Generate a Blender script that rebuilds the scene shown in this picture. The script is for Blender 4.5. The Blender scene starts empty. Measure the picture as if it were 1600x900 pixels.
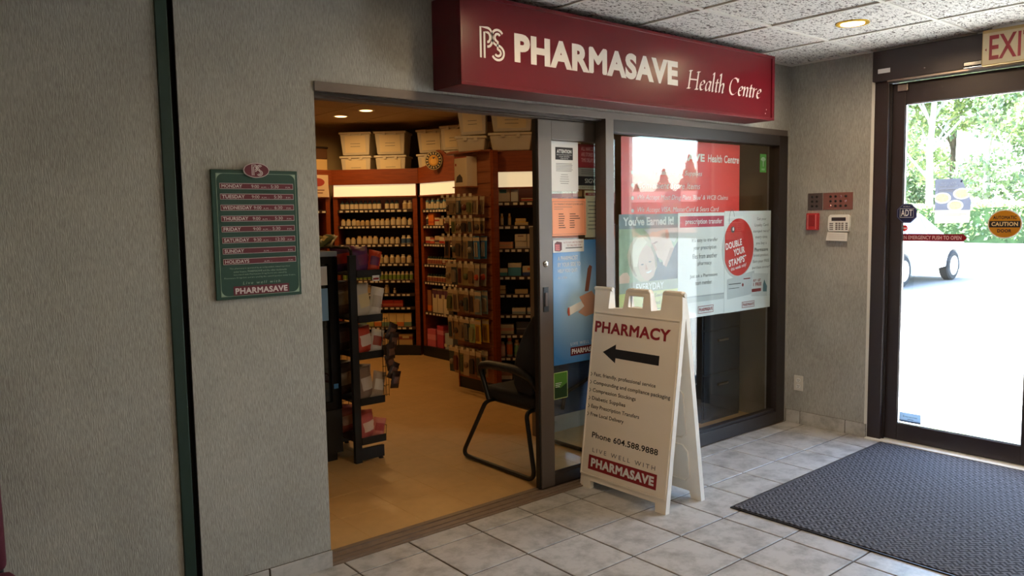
import bpy, bmesh, math, random
import numpy as np
from mathutils import Vector, Matrix, Euler

random.seed(7)
R = math.radians
scene = bpy.context.scene
COL = scene.collection

# ------------------------------------------------------------------ camera
cam_d = bpy.data.cameras.new('camera')
cam_d.sensor_width = 36.0
cam_d.lens = 1231.13 / 1600 * 36.0
cam_d.clip_start = 0.05
cam_d.clip_end = 400
cam = bpy.data.objects.new('camera', cam_d)
COL.objects.link(cam)
yaw, pitch, roll = 0.691175, 0.0893635, -0.0159656
fw = Vector((math.sin(yaw) * math.cos(pitch), math.cos(yaw) * math.cos(pitch), -math.sin(pitch)))
rt = Vector((math.cos(yaw), -math.sin(yaw), 0))
up = rt.cross(fw)
rt2 = math.cos(roll) * rt + math.sin(roll) * up
up2 = -math.sin(roll) * rt + math.cos(roll) * up
M = Matrix((rt2, up2, -fw)).transposed().to_4x4()
M.translation = Vector((-2.906, -3.096, 1.516))
cam.matrix_world = M
scene.camera = cam

# ------------------------------------------------------------------ world, sun, exposure
world = bpy.data.worlds.new('sky_world')
scene.world = world
world.use_nodes = True
wn = world.node_tree
wn.nodes.clear()
sky = wn.nodes.new('ShaderNodeTexSky')
sky.sky_type = 'NISHITA'
sky.sun_disc = False
sky.sun_elevation = R(58)
sky.sun_rotation = R(350)
sky.air_density = 1.0
sky.dust_density = 2.5
sky.ozone_density = 1.0
bg = wn.nodes.new('ShaderNodeBackground')
SKY_STRENGTH = 2.2
bg.inputs['Strength'].default_value = SKY_STRENGTH
wo = wn.nodes.new('ShaderNodeOutputWorld')
wn.links.new(sky.outputs[0], bg.inputs[0])
wn.links.new(bg.outputs[0], wo.inputs[0])

sun_d = bpy.data.lights.new('sun', 'SUN')
sun_d.energy = 32.0
sun_d.angle = R(0.6)
sun_d.color = (1.0, 0.95, 0.86)
sun = bpy.data.objects.new('sun', sun_d)
COL.objects.link(sun)
sun.location = (-20, 20, 40)
sun.rotation_euler = Vector((-0.06, -0.50, -0.86)).to_track_quat('-Z', 'Y').to_euler()

vs = scene.view_settings
vs.view_transform = 'Standard'
vs.look = 'None'
vs.gamma = 1.0
vs.use_curve_mapping = False
vs.exposure = 0.78
scene.cycles.use_denoising = True
scene.cycles.max_bounces = 10
scene.cycles.diffuse_bounces = 5
scene.cycles.glossy_bounces = 4
scene.cycles.transparent_max_bounces = 24
scene.cycles.sample_clamp_indirect = 4.0
scene.cycles.caustics_reflective = False
scene.cycles.caustics_refractive = False

LAMP_LOBBY = 6.0      # watts of each lobby downlight
LAMP_SHOP = 1.7      # watts of each shop downlight
TUBE = 0.34            # emission of the lit canopies above the shelves

# ------------------------------------------------------------------ materials
def lin(c):
    c = c / 255.0
    return c / 12.92 if c <= 0.04045 else ((c + 0.055) / 1.055) ** 2.4
def rgb(r, g, b):
    return (lin(r), lin(g), lin(b), 1.0)
MATS = {}
def mat(name, col, rough=0.6, metal=0.0, spec=0.5, emit=None, estr=0.0, var=0.0, vscale=8.0, bump=0.0, bscale=60.0,
        trans=0.0, coat=0.0, alpha=1.0, stretch=(1, 1, 1), randv=0.0):
    if name in MATS:
        return MATS[name]
    m = bpy.data.materials.new(name)
    m.use_nodes = True
    nt = m.node_tree
    b = nt.nodes['Principled BSDF']
    if len(col) == 3:
        col = rgb(*col)
    b.inputs['Base Color'].default_value = col
    b.inputs['Roughness'].default_value = rough
    b.inputs['Metallic'].default_value = metal
    b.inputs['Specular IOR Level'].default_value = spec
    b.inputs['Transmission Weight'].default_value = trans
    b.inputs['Coat Weight'].default_value = coat
    b.inputs['Alpha'].default_value = alpha
    if emit:
        b.inputs['Emission Color'].default_value = rgb(*emit) if max(emit) > 1.01 else (*emit, 1)
        b.inputs['Emission Strength'].default_value = estr
    if var or bump or randv:
        tc = nt.nodes.new('ShaderNodeTexCoord')
        mp = nt.nodes.new('ShaderNodeMapping')
        mp.inputs['Scale'].default_value = stretch
        nt.links.new(tc.outputs['Object'], mp.inputs['Vector'])
        if var or randv:
            n = nt.nodes.new('ShaderNodeTexNoise')
            n.inputs['Scale'].default_value = vscale
            n.inputs['Detail'].default_value = 4
            nt.links.new(mp.outputs[0], n.inputs['Vector'])
            mr = nt.nodes.new('ShaderNodeMapRange')
            mr.inputs['From Min'].default_value = 0.3
            mr.inputs['From Max'].default_value = 0.7
            mr.inputs['To Min'].default_value = 1 - var
            mr.inputs['To Max'].default_value = 1 + var
            nt.links.new(n.outputs['Fac'], mr.inputs['Value'])
            val = mr.outputs[0]
            if randv:
                oi = nt.nodes.new('ShaderNodeObjectInfo')
                mr2 = nt.nodes.new('ShaderNodeMapRange')
                mr2.inputs['To Min'].default_value = 1 - randv
                mr2.inputs['To Max'].default_value = 1 + randv
                nt.links.new(oi.outputs['Random'], mr2.inputs['Value'])
                mu = nt.nodes.new('ShaderNodeMath'); mu.operation = 'MULTIPLY'
                nt.links.new(val, mu.inputs[0]); nt.links.new(mr2.outputs[0], mu.inputs[1])
                val = mu.outputs[0]
            vm = nt.nodes.new('ShaderNodeVectorMath')
            vm.operation = 'SCALE'
            vm.inputs[0].default_value = col[:3]
            nt.links.new(val, vm.inputs['Scale'])
            nt.links.new(vm.outputs[0], b.inputs['Base Color'])
        if bump:
            n2 = nt.nodes.new('ShaderNodeTexNoise')
            n2.inputs['Scale'].default_value = bscale
            n2.inputs['Detail'].default_value = 3
            nt.links.new(mp.outputs[0], n2.inputs['Vector'])
            bp = nt.nodes.new('ShaderNodeBump')
            bp.inputs['Strength'].default_value = bump
            bp.inputs['Distance'].default_value = 0.004
            nt.links.new(n2.outputs['Fac'], bp.inputs['Height'])
            nt.links.new(bp.outputs[0], b.inputs['Normal'])
    MATS[name] = m
    return m

def glass(name, tint=(0.94, 0.97, 0.96), f0=0.055):
    m = bpy.data.materials.new(name)
    m.use_nodes = True
    nt = m.node_tree
    nt.nodes.clear()
    out = nt.nodes.new('ShaderNodeOutputMaterial')
    mix = nt.nodes.new('ShaderNodeMixShader')
    tr = nt.nodes.new('ShaderNodeBsdfTransparent')
    tr.inputs[0].default_value = (*tint, 1)
    gl = nt.nodes.new('ShaderNodeBsdfGlossy')
    gl.inputs['Roughness'].default_value = 0.0
    lw = nt.nodes.new('ShaderNodeLayerWeight')
    lw.inputs['Blend'].default_value = 0.5
    pw = nt.nodes.new('ShaderNodeMath'); pw.operation = 'POWER'; pw.inputs[1].default_value = 5.0
    ma = nt.nodes.new('ShaderNodeMath'); ma.operation = 'MULTIPLY_ADD'
    ma.inputs[1].default_value = 1 - f0; ma.inputs[2].default_value = f0
    nt.links.new(lw.outputs['Facing'], pw.inputs[0])
    nt.links.new(pw.outputs[0], ma.inputs[0])
    nt.links.new(ma.outputs[0], mix.inputs[0])
    nt.links.new(tr.outputs[0], mix.inputs[1])
    nt.links.new(gl.outputs[0], mix.inputs[2])
    nt.links.new(mix.outputs[0], out.inputs[0])
    MATS[name] = m
    return m

def nodes_of(name, col, rough=0.6):
    m = mat(name, col, rough)
    return m, m.node_tree, m.node_tree.nodes['Principled BSDF']

# wallpaper with a fine upright crinkle
def wallpaper():
    m, nt, b = nodes_of('wallpaper', (172, 167, 154), 0.85)
    tc = nt.nodes.new('ShaderNodeTexCoord')
    mp = nt.nodes.new('ShaderNodeMapping'); mp.inputs['Scale'].default_value = (260, 260, 34)
    nt.links.new(tc.outputs['Object'], mp.inputs[0])
    n = nt.nodes.new('ShaderNodeTexNoise'); n.inputs['Scale'].default_value = 1.0; n.inputs['Detail'].default_value = 3
    n.inputs['Distortion'].default_value = 0.6
    nt.links.new(mp.outputs[0], n.inputs['Vector'])
    cr = nt.nodes.new('ShaderNodeValToRGB')
    cr.color_ramp.elements[0].position = 0.3; cr.color_ramp.elements[0].color = rgb(153, 150, 142)
    cr.color_ramp.elements[1].position = 0.72; cr.color_ramp.elements[1].color = rgb(188, 186, 178)
    nt.links.new(n.outputs['Fac'], cr.inputs[0])
    n2 = nt.nodes.new('ShaderNodeTexNoise'); n2.inputs['Scale'].default_value = 3.0; n2.inputs['Detail'].default_value = 5
    nt.links.new(tc.outputs['Object'], n2.inputs['Vector'])
    cr2 = nt.nodes.new('ShaderNodeValToRGB')
    cr2.color_ramp.elements[0].position = 0.35; cr2.color_ramp.elements[0].color = (0.86, 0.86, 0.86, 1)
    cr2.color_ramp.elements[1].position = 0.65; cr2.color_ramp.elements[1].color = (1, 1, 1, 1)
    nt.links.new(n2.outputs['Fac'], cr2.inputs[0])
    mx = nt.nodes.new('ShaderNodeMix'); mx.data_type = 'RGBA'; mx.blend_type = 'MULTIPLY'; mx.inputs[0].default_value = 1.0
    nt.links.new(cr.outputs[0], mx.inputs[6]); nt.links.new(cr2.outputs[0], mx.inputs[7])
    nt.links.new(mx.outputs[2], b.inputs['Base Color'])
    bp = nt.nodes.new('ShaderNodeBump'); bp.inputs['Strength'].default_value = 0.55; bp.inputs['Distance'].default_value = 0.003
    nt.links.new(n.outputs['Fac'], bp.inputs['Height']); nt.links.new(bp.outputs[0], b.inputs['Normal'])
    return m
M_wall = wallpaper()

def ceramic(name, c0, c1, rough):
    m, nt, b = nodes_of(name, c1, rough)
    tc = nt.nodes.new('ShaderNodeTexCoord')
    oi = nt.nodes.new('ShaderNodeObjectInfo')
    ad = nt.nodes.new('ShaderNodeVectorMath'); ad.operation = 'ADD'
    nt.links.new(tc.outputs['Object'], ad.inputs[0])
    sc = nt.nodes.new('ShaderNodeMath'); sc.operation = 'MULTIPLY'; sc.inputs[1].default_value = 37.0
    nt.links.new(oi.outputs['Random'], sc.inputs[0]); nt.links.new(sc.outputs[0], ad.inputs[1])
    n = nt.nodes.new('ShaderNodeTexNoise'); n.inputs['Scale'].default_value = 9.0; n.inputs['Detail'].default_value = 8
    n.inputs['Roughness'].default_value = 0.68
    nt.links.new(ad.outputs[0], n.inputs['Vector'])
    cr = nt.nodes.new('ShaderNodeValToRGB')
    cr.color_ramp.elements[0].position = 0.34; cr.color_ramp.elements[0].color = rgb(*c0)
    cr.color_ramp.elements[1].position = 0.56; cr.color_ramp.elements[1].color = rgb(*c1)
    nt.links.new(n.outputs['Fac'], cr.inputs[0])
    nt.links.new(cr.outputs[0], b.inputs['Base Color'])
    bp = nt.nodes.new('ShaderNodeBump'); bp.inputs['Strength'].default_value = 0.12; bp.inputs['Distance'].default_value = 0.002
    nt.links.new(n.outputs['Fac'], bp.inputs['Height']); nt.links.new(bp.outputs[0], b.inputs['Normal'])
    return m
M_tile = ceramic('floor_ceramic', (140, 137, 133), (180, 178, 175), 0.38)
M_basetile = ceramic('base_ceramic', (150, 146, 140), (188, 184, 178), 0.4)
M_grout = mat('grout', (74, 64, 55), 0.9, var=0.15, vscale=30)

def acoustic():
    m, nt, b = nodes_of('acoustic_tile', (214, 210, 204), 0.95)
    tc = nt.nodes.new('ShaderNodeTexCoord')
    oi = nt.nodes.new('ShaderNodeObjectInfo')
    ad = nt.nodes.new('ShaderNodeVectorMath'); ad.operation = 'ADD'
    sc = nt.nodes.new('ShaderNodeMath'); sc.operation = 'MULTIPLY'; sc.inputs[1].default_value = 19.0
    nt.links.new(oi.outputs['Random'], sc.inputs[0]); nt.links.new(sc.outputs[0], ad.inputs[1])
    nt.links.new(tc.outputs['Object'], ad.inputs[0])
    mp = nt.nodes.new('ShaderNodeMapping'); mp.inputs['Scale'].default_value = (38, 75, 40)
    nt.links.new(ad.outputs[0], mp.inputs[0])
    n = nt.nodes.new('ShaderNodeTexNoise'); n.inputs['Scale'].default_value = 1.0; n.inputs['Detail'].default_value = 2.5
    n.inputs['Distortion'].default_value = 1.2
    nt.links.new(mp.outputs[0], n.inputs['Vector'])
    cr = nt.nodes.new('ShaderNodeValToRGB')
    e = cr.color_ramp.elements
    e[0].position = 0.38; e[0].color = rgb(92, 84, 78)
    e[1].position = 0.47; e[1].color = rgb(230, 227, 222)
    nt.links.new(n.outputs['Fac'], cr.inputs[0]); nt.links.new(cr.outputs[0], b.inputs['Base Color'])
    bp = nt.nodes.new('ShaderNodeBump'); bp.inputs['Strength'].default_value = 0.7; bp.inputs['Distance'].default_value = 0.006
    nt.links.new(cr.outputs[0], bp.inputs['Height']); nt.links.new(bp.outputs[0], b.inputs['Normal'])
    return m
M_acoustic = acoustic()

def matmat():
    m, nt, b = nodes_of('mat_ribbed', (70, 72, 82), 0.9)
    tc = nt.nodes.new('ShaderNodeTexCoord')
    mp = nt.nodes.new('ShaderNodeMapping'); mp.inputs['Rotation'].default_value = (0, 0, R(45)); mp.inputs['Scale'].default_value = (30, 30, 30)
    nt.links.new(tc.outputs['Object'], mp.inputs[0])
    ck = nt.nodes.new('ShaderNodeTexChecker'); ck.inputs['Scale'].default_value = 1.0
    nt.links.new(mp.outputs[0], ck.inputs['Vector'])
    w1 = nt.nodes.new('ShaderNodeTexWave'); w1.inputs['Scale'].default_value = 0.48; w1.bands_direction = 'X'
    w2 = nt.nodes.new('ShaderNodeTexWave'); w2.inputs['Scale'].default_value = 0.48; w2.bands_direction = 'Y'
    nt.links.new(mp.outputs[0], w1.inputs[0]); nt.links.new(mp.outputs[0], w2.inputs[0])
    mx = nt.nodes.new('ShaderNodeMix'); mx.data_type = 'RGBA'
    nt.links.new(ck.outputs['Fac'], mx.inputs[0]); nt.links.new(w1.outputs[0], mx.inputs[6]); nt.links.new(w2.outputs[0], mx.inputs[7])
    n = nt.nodes.new('ShaderNodeTexNoise'); n.inputs['Scale'].default_value = 350; nt.links.new(tc.outputs['Object'], n.inputs['Vector'])
    cr = nt.nodes.new('ShaderNodeValToRGB')
    cr.color_ramp.elements[0].color = rgb(38, 37, 40); cr.color_ramp.elements[1].color = rgb(98, 96, 100)
    nt.links.new(mx.outputs[2], cr.inputs[0])
    mx2 = nt.nodes.new('ShaderNodeMix'); mx2.data_type = 'RGBA'; mx2.blend_type = 'OVERLAY'; mx2.inputs[0].default_value = 0.5
    nt.links.new(cr.outputs[0], mx2.inputs[6]); nt.links.new(n.outputs['Color'], mx2.inputs[7])
    nt.links.new(cr.outputs[0], b.inputs['Base Color']); b.inputs['Specular IOR Level'].default_value = 0.15
    bp = nt.nodes.new('ShaderNodeBump'); bp.inputs['Strength'].default_value = 0.5; bp.inputs['Distance'].default_value = 0.004
    nt.links.new(mx.outputs[2], bp.inputs['Height']); nt.links.new(bp.outputs[0], b.inputs['Normal'])
    return m
M_mat = matmat()

def wood(name, c0, c1):
    m, nt, b = nodes_of(name, c1, 0.45)
    tc = nt.nodes.new('ShaderNodeTexCoord')
    mp = nt.nodes.new('ShaderNodeMapping'); mp.inputs['Scale'].default_value = (4, 4, 40)
    nt.links.new(tc.outputs['Object'], mp.inputs[0])
    n = nt.nodes.new('ShaderNodeTexNoise'); n.inputs['Scale'].default_value = 1.5; n.inputs['Detail'].default_value = 6
    nt.links.new(mp.outputs[0], n.inputs['Vector'])
    cr = nt.nodes.new('ShaderNodeValToRGB')
    cr.color_ramp.elements[0].position = 0.3; cr.color_ramp.elements[0].color = rgb(*c0)
    cr.color_ramp.elements[1].position = 0.7; cr.color_ramp.elements[1].color = rgb(*c1)
    nt.links.new(n.outputs['Fac'], cr.inputs[0]); nt.links.new(cr.outputs[0], b.inputs['Base Color'])
    return m
M_cherry = wood('cherry_laminate', (118, 48, 10), (140, 64, 18))
M_slat = wood('slatwall_wood', (140, 82, 52), (160, 98, 64))
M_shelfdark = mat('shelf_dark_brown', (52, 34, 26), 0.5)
M_black = mat('black_paint', (20, 20, 22), 0.45)
M_blackgloss = mat('black_gloss', (10, 10, 12), 0.15)
M_bronze = mat('bronze_aluminium', (96, 86, 80), 0.4, metal=0.3)
M_sill = mat('worn_sill', (126, 108, 92), 0.5, metal=0.2, var=0.12, vscale=20)
M_bronzedark = mat('dark_bronze', (50, 42, 40), 0.4, metal=0.3)
M_doorbronze = mat('door_bronze', (58, 48, 48), 0.4, metal=0.3)
M_glass = glass('clear_glass')
M_cabglass = glass('fridge_glass', (0.6, 0.65, 0.66))
M_white = mat('white_plastic', (232, 230, 224), 0.5)
M_whitepaint = mat('white_paint', (225, 222, 214), 0.6)
M_paper = mat('white_paper', (228, 229, 230), 0.7)
M_ink = mat('black_ink', (24, 22, 28), 0.7)
M_inkgrey = mat('grey_ink', (90, 90, 94), 0.7)
M_inkred = mat('red_ink', (140, 26, 36), 0.6)
M_signred = mat('sign_red', (94, 14, 25), 0.28, spec=0.3)
M_signreddark = mat('sign_box_red', (88, 14, 24), 0.4)
M_signtext = mat('sign_white', (222, 218, 212), 0.4)
M_green = mat('dark_green', (26, 66, 54), 0.5)
M_trimgreen = mat('trim_green', (18, 46, 36), 0.55)
M_maroon = mat('maroon_plate', (98, 22, 40), 0.5)
M_pale = mat('pale_sage', (150, 172, 152), 0.6)
M_pinktext = mat('pinkish_white', (214, 200, 198), 0.6)
M_vinyl = mat('vinyl_tile', (190, 152, 98), 0.38, var=0.06, vscale=14, randv=0.035)
M_shopwall = mat('shop_wall', (196, 172, 128), 0.8)
M_shopceil = mat('shop_ceiling', (188, 164, 124), 0.9, var=0.05, vscale=60)
M_brownwall = mat('brown_partition', (128, 112, 92), 0.8)
M_steel = mat('brushed_steel', (150, 136, 128), 0.35, metal=0.8)
M_chrome = mat('chrome', (220, 220, 222), 0.12, metal=1.0)
M_tub = mat('frosted_tub', (206, 196, 176), 0.4, var=0.05, vscale=6)
M_card = mat('cardboard', (164, 122, 80), 0.85, var=0.08, vscale=10)

# ------------------------------------------------------------------ mesh builder
class MB:
    def __init__(s):
        s.v = []; s.f = []; s.m = []
    def add(s, vs, fs, mi=0):
        o = len(s.v)
        s.v += [tuple(p) for p in vs]
        s.f += [tuple(o + i for i in f) for f in fs]
        s.m += [mi] * len(fs)
        return s
    def box(s, x0, x1, y0, y1, z0, z1, mi=0):
        v = [(x0, y0, z0), (x1, y0, z0), (x1, y1, z0), (x0, y1, z0), (x0, y0, z1), (x1, y0, z1), (x1, y1, z1), (x0, y1, z1)]
        return s.add(v, [(0, 3, 2, 1), (4, 5, 6, 7), (0, 1, 5, 4), (1, 2, 6, 5), (2, 3, 7, 6), (3, 0, 4, 7)], mi)
    def prism(s, pts, a, b, axis='y', mi=0):
        # pts: outline in the plane across `axis`; (x,z) for y, (y,z) for x, (x,y) for z
        n = len(pts)
        def P(p, t):
            if axis == 'y': return (p[0], t, p[1])
            if axis == 'x': return (t, p[0], p[1])
            return (p[0], p[1], t)
        v = [P(p, a) for p in pts] + [P(p, b) for p in pts]
        f = [tuple(range(n)), tuple(range(2 * n - 1, n - 1, -1))]
        f += [(i, i + n, (i + 1) % n + n, (i + 1) % n) for i in range(n)]
        return s.add(v, f, mi)
    def tube(s, pts, r, n=8, mi=0, cap=True, closed=False):
        pts = [Vector(p) for p in pts]
        k = len(pts)
        rings = []
        u = None
        for i, p in enumerate(pts):
            if closed:
                t = (pts[(i + 1) % k] - pts[i - 1]).normalized()
            elif i == 0: t = (pts[1] - p).normalized()
            elif i == k - 1: t = (p - pts[-2]).normalized()
            else: t = ((pts[i + 1] - p).normalized() + (p - pts[i - 1]).normalized()).normalized()
            if u is None:
                ref = Vector((0, 0, 1)) if abs(t.z) < 0.9 else Vector((1, 0, 0))
                u = (ref - t * ref.dot(t)).normalized()
            else:
                u = (u - t * u.dot(t)).normalized()
            w = t.cross(u)
            rr = r[i] if isinstance(r, (list, tuple)) else r
            rings.append([p + rr * (math.cos(2 * math.pi * j / n) * u + math.sin(2 * math.pi * j / n) * w) for j in range(n)])
        v = [q for ring in rings for q in ring]
        f = []
        for i in range(k if closed else k - 1):
            i2 = (i + 1) % k
            for j in range(n):
                f.append((i * n + j, i * n + (j + 1) % n, i2 * n + (j + 1) % n, i2 * n + j))
        if cap and not closed:
            f.append(tuple(range(n - 1, -1, -1)))
            f.append(tuple((k - 1) * n + j for j in range(n)))
        return s.add(v, f, mi)
    def lathe(s, prof, n=12, c=(0, 0, 0), mi=0, axis='z', mis=None):
        v = []; f = []; ms = []
        k = len(prof)
        for (r, z) in prof:
            for j in range(n):
                a = 2 * math.pi * j / n
                x, y = r * math.cos(a), r * math.sin(a)
                if axis == 'z': q = (c[0] + x, c[1] + y, c[2] + z)
                elif axis == 'y': q = (c[0] + x, c[1] + z, c[2] - y)
                else: q = (c[0] + z, c[1] + x, c[2] + y)
                v.append(q)
        o = len(s.v)
        for i in range(k - 1):
            for j in range(n):
                f.append((i * n + j, i * n + (j + 1) % n, (i + 1) * n + (j + 1) % n, (i + 1) * n + j))
                ms.append(mis[i] if mis else mi)
        f.append(tuple(range(n - 1, -1, -1))); ms.append(mis[0] if mis else mi)
        f.append(tuple((k - 1) * n + j for j in range(n))); ms.append(mis[-1] if mis else mi)
        s.v += v
        s.f += [tuple(o + i for i in q) for q in f]
        s.m += ms
        return s
    def mesh(s, name, mats, smooth=None, bevel=0.0):
        me = bpy.data.meshes.new(name)
        me.from_pydata(s.v, [], s.f)
        if not isinstance(mats, (list, tuple)): mats = [mats]
        for m in mats: me.materials.append(m)
        me.polygons.foreach_set('material_index', s.m)
        bm = bmesh.new(); bm.from_mesh(me)
        bmesh.ops.recalc_face_normals(bm, faces=bm.faces)
        if bevel:
            es = [e for e in bm.edges if len(e.link_faces) == 2 and e.calc_face_angle(0) > 0.6]
            bmesh.ops.bevel(bm, geom=es, offset=bevel, segments=2, profile=0.6, affect='EDGES', clamp_overlap=True)
        bm.to_mesh(me); bm.free()
        if smooth is not None:
            me.shade_smooth()
            me.set_sharp_from_angle(angle=R(smooth))
        me.update()
        return me
    def build(s, name, mats, parent=None, loc=(0, 0, 0), rot=(0, 0, 0), smooth=None, bevel=0.0):
        return link(name, s.mesh(name, mats, smooth, bevel), parent, loc, rot)

def link(name, me, parent=None, loc=(0, 0, 0), rot=(0, 0, 0), scale=(1, 1, 1)):
    o = bpy.data.objects.new(name, me)
    COL.objects.link(o)
    o.location = loc; o.rotation_euler = rot; o.scale = scale
    if parent: o.parent = parent
    return o

def tag(o, label=None, cat=None, group=None, kind=None):
    if label: o['label'] = label
    if cat: o['category'] = cat
    if group: o['group'] = group
    if kind: o['kind'] = kind
    return o
def thing(name, label, cat, loc=(0, 0, 0), rotz=0.0, group=None, rot=None):
    o = bpy.data.objects.new(name, None)
    COL.objects.link(o)
    o.empty_display_size = 0.05
    o.location = loc
    o.rotation_euler = rot if rot else (0, 0, rotz)
    return tag(o, label, cat, group)
def struct(o):
    o['kind'] = 'structure'
    return o
def copy_tree(o, parent=None):
    c = o.copy(); COL.objects.link(c); c.parent = parent
    for ch in o.children: copy_tree(ch, c)
    return c

# ------------------------------------------------------------------ lettering: laid out in a part's XZ plane, facing -Y
TXT = {}
def _glyphs(s, bold, shear, space, res):
    cu = bpy.data.curves.new('lettering', 'FONT')
    cu.body = s; cu.offset = bold; cu.shear = shear; cu.space_character = space
    cu.resolution_u = res; cu.fill_mode = 'FRONT'
    ob = bpy.data.objects.new('tmp', cu)
    me = bpy.data.meshes.new_from_object(ob)
    bpy.data.objects.remove(ob); bpy.data.curves.remove(cu)
    n = len(me.vertices)
    co = np.zeros(n * 3, 'f'); me.vertices.foreach_get('co', co); co = co.reshape(-1, 3)
    fs = [tuple(p.vertices) for p in me.polygons]
    bpy.data.meshes.remove(me)
    return co, fs
ADV = {}
def advance(c, sp):
    if (c, sp) not in ADV:
        a = _glyphs('HH', 0, 0, sp, 1)[0][:, 0].max()
        ADV[(c, sp)] = _glyphs('H' + c + 'H', 0, 0, sp, 1)[0][:, 0].max() - a
    return ADV[(c, sp)]
def text_mesh(s, bold=0.0, shear=0.0, space=1.0, res=3):
    key = (s, bold, shear, space, res)
    if key in TXT: return TXT[key]
    if bold <= 0:
        co, fs = _glyphs(s, bold, shear, space, res)
    else:                                   # heavy strokes, letter by letter; letters with sharp notches are swept round a small circle
        x = 0.0; cos = []; fs = []; n = 0
        off = [(0, 0)] + [(bold * math.cos(a * math.pi / 4 + .39), bold * math.sin(a * math.pi / 4 + .39)) for a in range(8)]
        for c in s:
            if c != ' ':
                swept = c in 'MWNmw'
                k = (c, shear, res, 0 if swept else bold)
                if k not in TXT: TXT[k] = _glyphs(c, 0 if swept else bold, shear, 1.0, res)
                g0, f = TXT[k]
                for q_, (dx, dz) in enumerate(off if swept else off[:1]):
                    g = g0.copy(); g[:, 0] += x + dx; g[:, 1] += dz; g[:, 2] = q_ * 4e-5; cos.append(g); fs += [tuple(n + i for i in q) for q in f]; n += len(g)
            x += advance(c, space) + bold * 1.1
        co = np.concatenate(cos)
    TXT[key] = (co, co.min(0), co.max(0), fs)
    return TXT[key]
def text(s, m, parent, x, z, w=None, h=None, y=-0.001, align='l', bold=0.0, shear=0.0, space=1.0, res=3, name='lettering', mirror=False, label=None):
    """fit a line of lettering: x = left/centre/right edge, z = its lowest point, h = height of the letters' box, w = width of the box"""
    co, lo, hi, fs = text_mesh(s, bold, shear, space, res)
    bw, bh = hi[0] - lo[0], hi[1] - lo[1]
    if h is None: h = bh * w / bw
    if w is None: w = bw * h / bh
    sx, sz = w / bw, h / bh
    x0 = x if align == 'l' else (x - w / 2 if align == 'c' else x - w)
    px = (co[:, 0] - lo[0]) * sx
    if mirror: px = w - px
    v = [(x0 + a, y - float(d), z + (b - lo[1]) * sz) for a, b, d in zip(px, co[:, 1], co[:, 2])]
    me = bpy.data.meshes.new(name)
    me.from_pydata(v, [], fs if not mirror else [f[::-1] for f in fs])
    me.materials.append(m)
    o = link(name, me, parent)
    if label: o['label'] = label
    return o
def panel(name, m, parent, x0, x1, z0, z1, y=-0.0005, t=0.0004):
    """a flat printed area on a face that looks to -Y"""
    return MB().box(x0, x1, y, y + t, z0, z1).build(name, m, parent)
def shape(name, m, parent, pts, y=-0.0005, t=0.0003):
    return MB().prism(pts, y, y + t, 'y').build(name, m, parent)
def ell(cx, cz, rx, rz, n=28, a0=0.0):
    return [(cx + rx * math.cos(a0 + 2 * math.pi * i / n), cz + rz * math.sin(a0 + 2 * math.pi * i / n)) for i in range(n)]
ORD = ['first', 'second', 'third', 'fourth', 'fifth', 'sixth', 'seventh', 'eighth', 'ninth', 'tenth', 'eleventh', 'twelfth',
       'thirteenth', 'fourteenth', 'fifteenth', 'sixteenth', 'seventeenth', 'eighteenth', 'nineteenth', 'twentieth']

# ================================================================== THE SETTING
XL, XR, YB, ZC = -4.69, 2.24, -4.4957, 2.545
U = 0.335
# lobby floor of ceramic tiles
floor = struct(MB().box(XL, XR + 0.12, YB, 0.0, -0.08, -0.004).build('floor', M_grout))
tile_cache = {}
def tile(nm, parent, x0, x1, y0, y1, z, h, m, bev=0.003):
    k = (nm, round(x1 - x0, 4), round(y1 - y0, 4))
    if k not in tile_cache:
        a, b = (x1 - x0) / 2, (y1 - y0) / 2
        mb = MB()
        v = [(-a, -b, 0), (a, -b, 0), (a, b, 0), (-a, b, 0), (-a, -b, h - bev), (a, -b, h - bev), (a, b, h - bev), (-a, b, h - bev),
             (-a + bev, -b + bev, h), (a - bev, -b + bev, h), (a - bev, b - bev, h), (-a + bev, b - bev, h)]
        fs = [(8, 9, 10, 11)] + [(i, (i + 1) % 4, 4 + (i + 1) % 4, 4 + i) for i in range(4)] + [(4 + i, 4 + (i + 1) % 4, 8 + (i + 1) % 4, 8 + i) for i in range(4)]
        tile_cache[k] = mb.add(v, fs).mesh(nm, m)
    return link(nm, tile_cache[k], parent, ((x0 + x1) / 2, (y0 + y1) / 2, z))
g = 0.0042
ys = [0.0] + [-0.1407 - U * k for k in range(14)]
xs = [U * i for i in range(-14, 7)] + [XR + 0.1]
for i in range(len(xs) - 1):
    for j in range(len(ys) - 1):
        tile('floor_tile', floor, xs[i] + g, xs[i + 1] - g, ys[j + 1] + g, ys[j] - g, -0.008, 0.008, M_tile, 0.002)

# shop floor of vinyl tiles
sfloor = struct(MB().box(-2.3, XR, 0.0, 5.33, -0.08, -0.004).build('floor_shop', M_grout))
vx = [-2.3] + [-0.5 + 0.305 * k for k in range(-5, 9)] + [XR]
vy = [0.13] + [0.173 + 0.305 * k for k in range(1, 17)] + [5.33]
for i in range(len(vx) - 1):
    for j in range(len(vy) - 1):
        tile('vinyl_tile', sfloor, vx[i] + .0006, vx[i + 1] - .0006, vy[j] + .0006, vy[j + 1] - .0006, -0.006, 0.006, M_vinyl, 0.0008)

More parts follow.
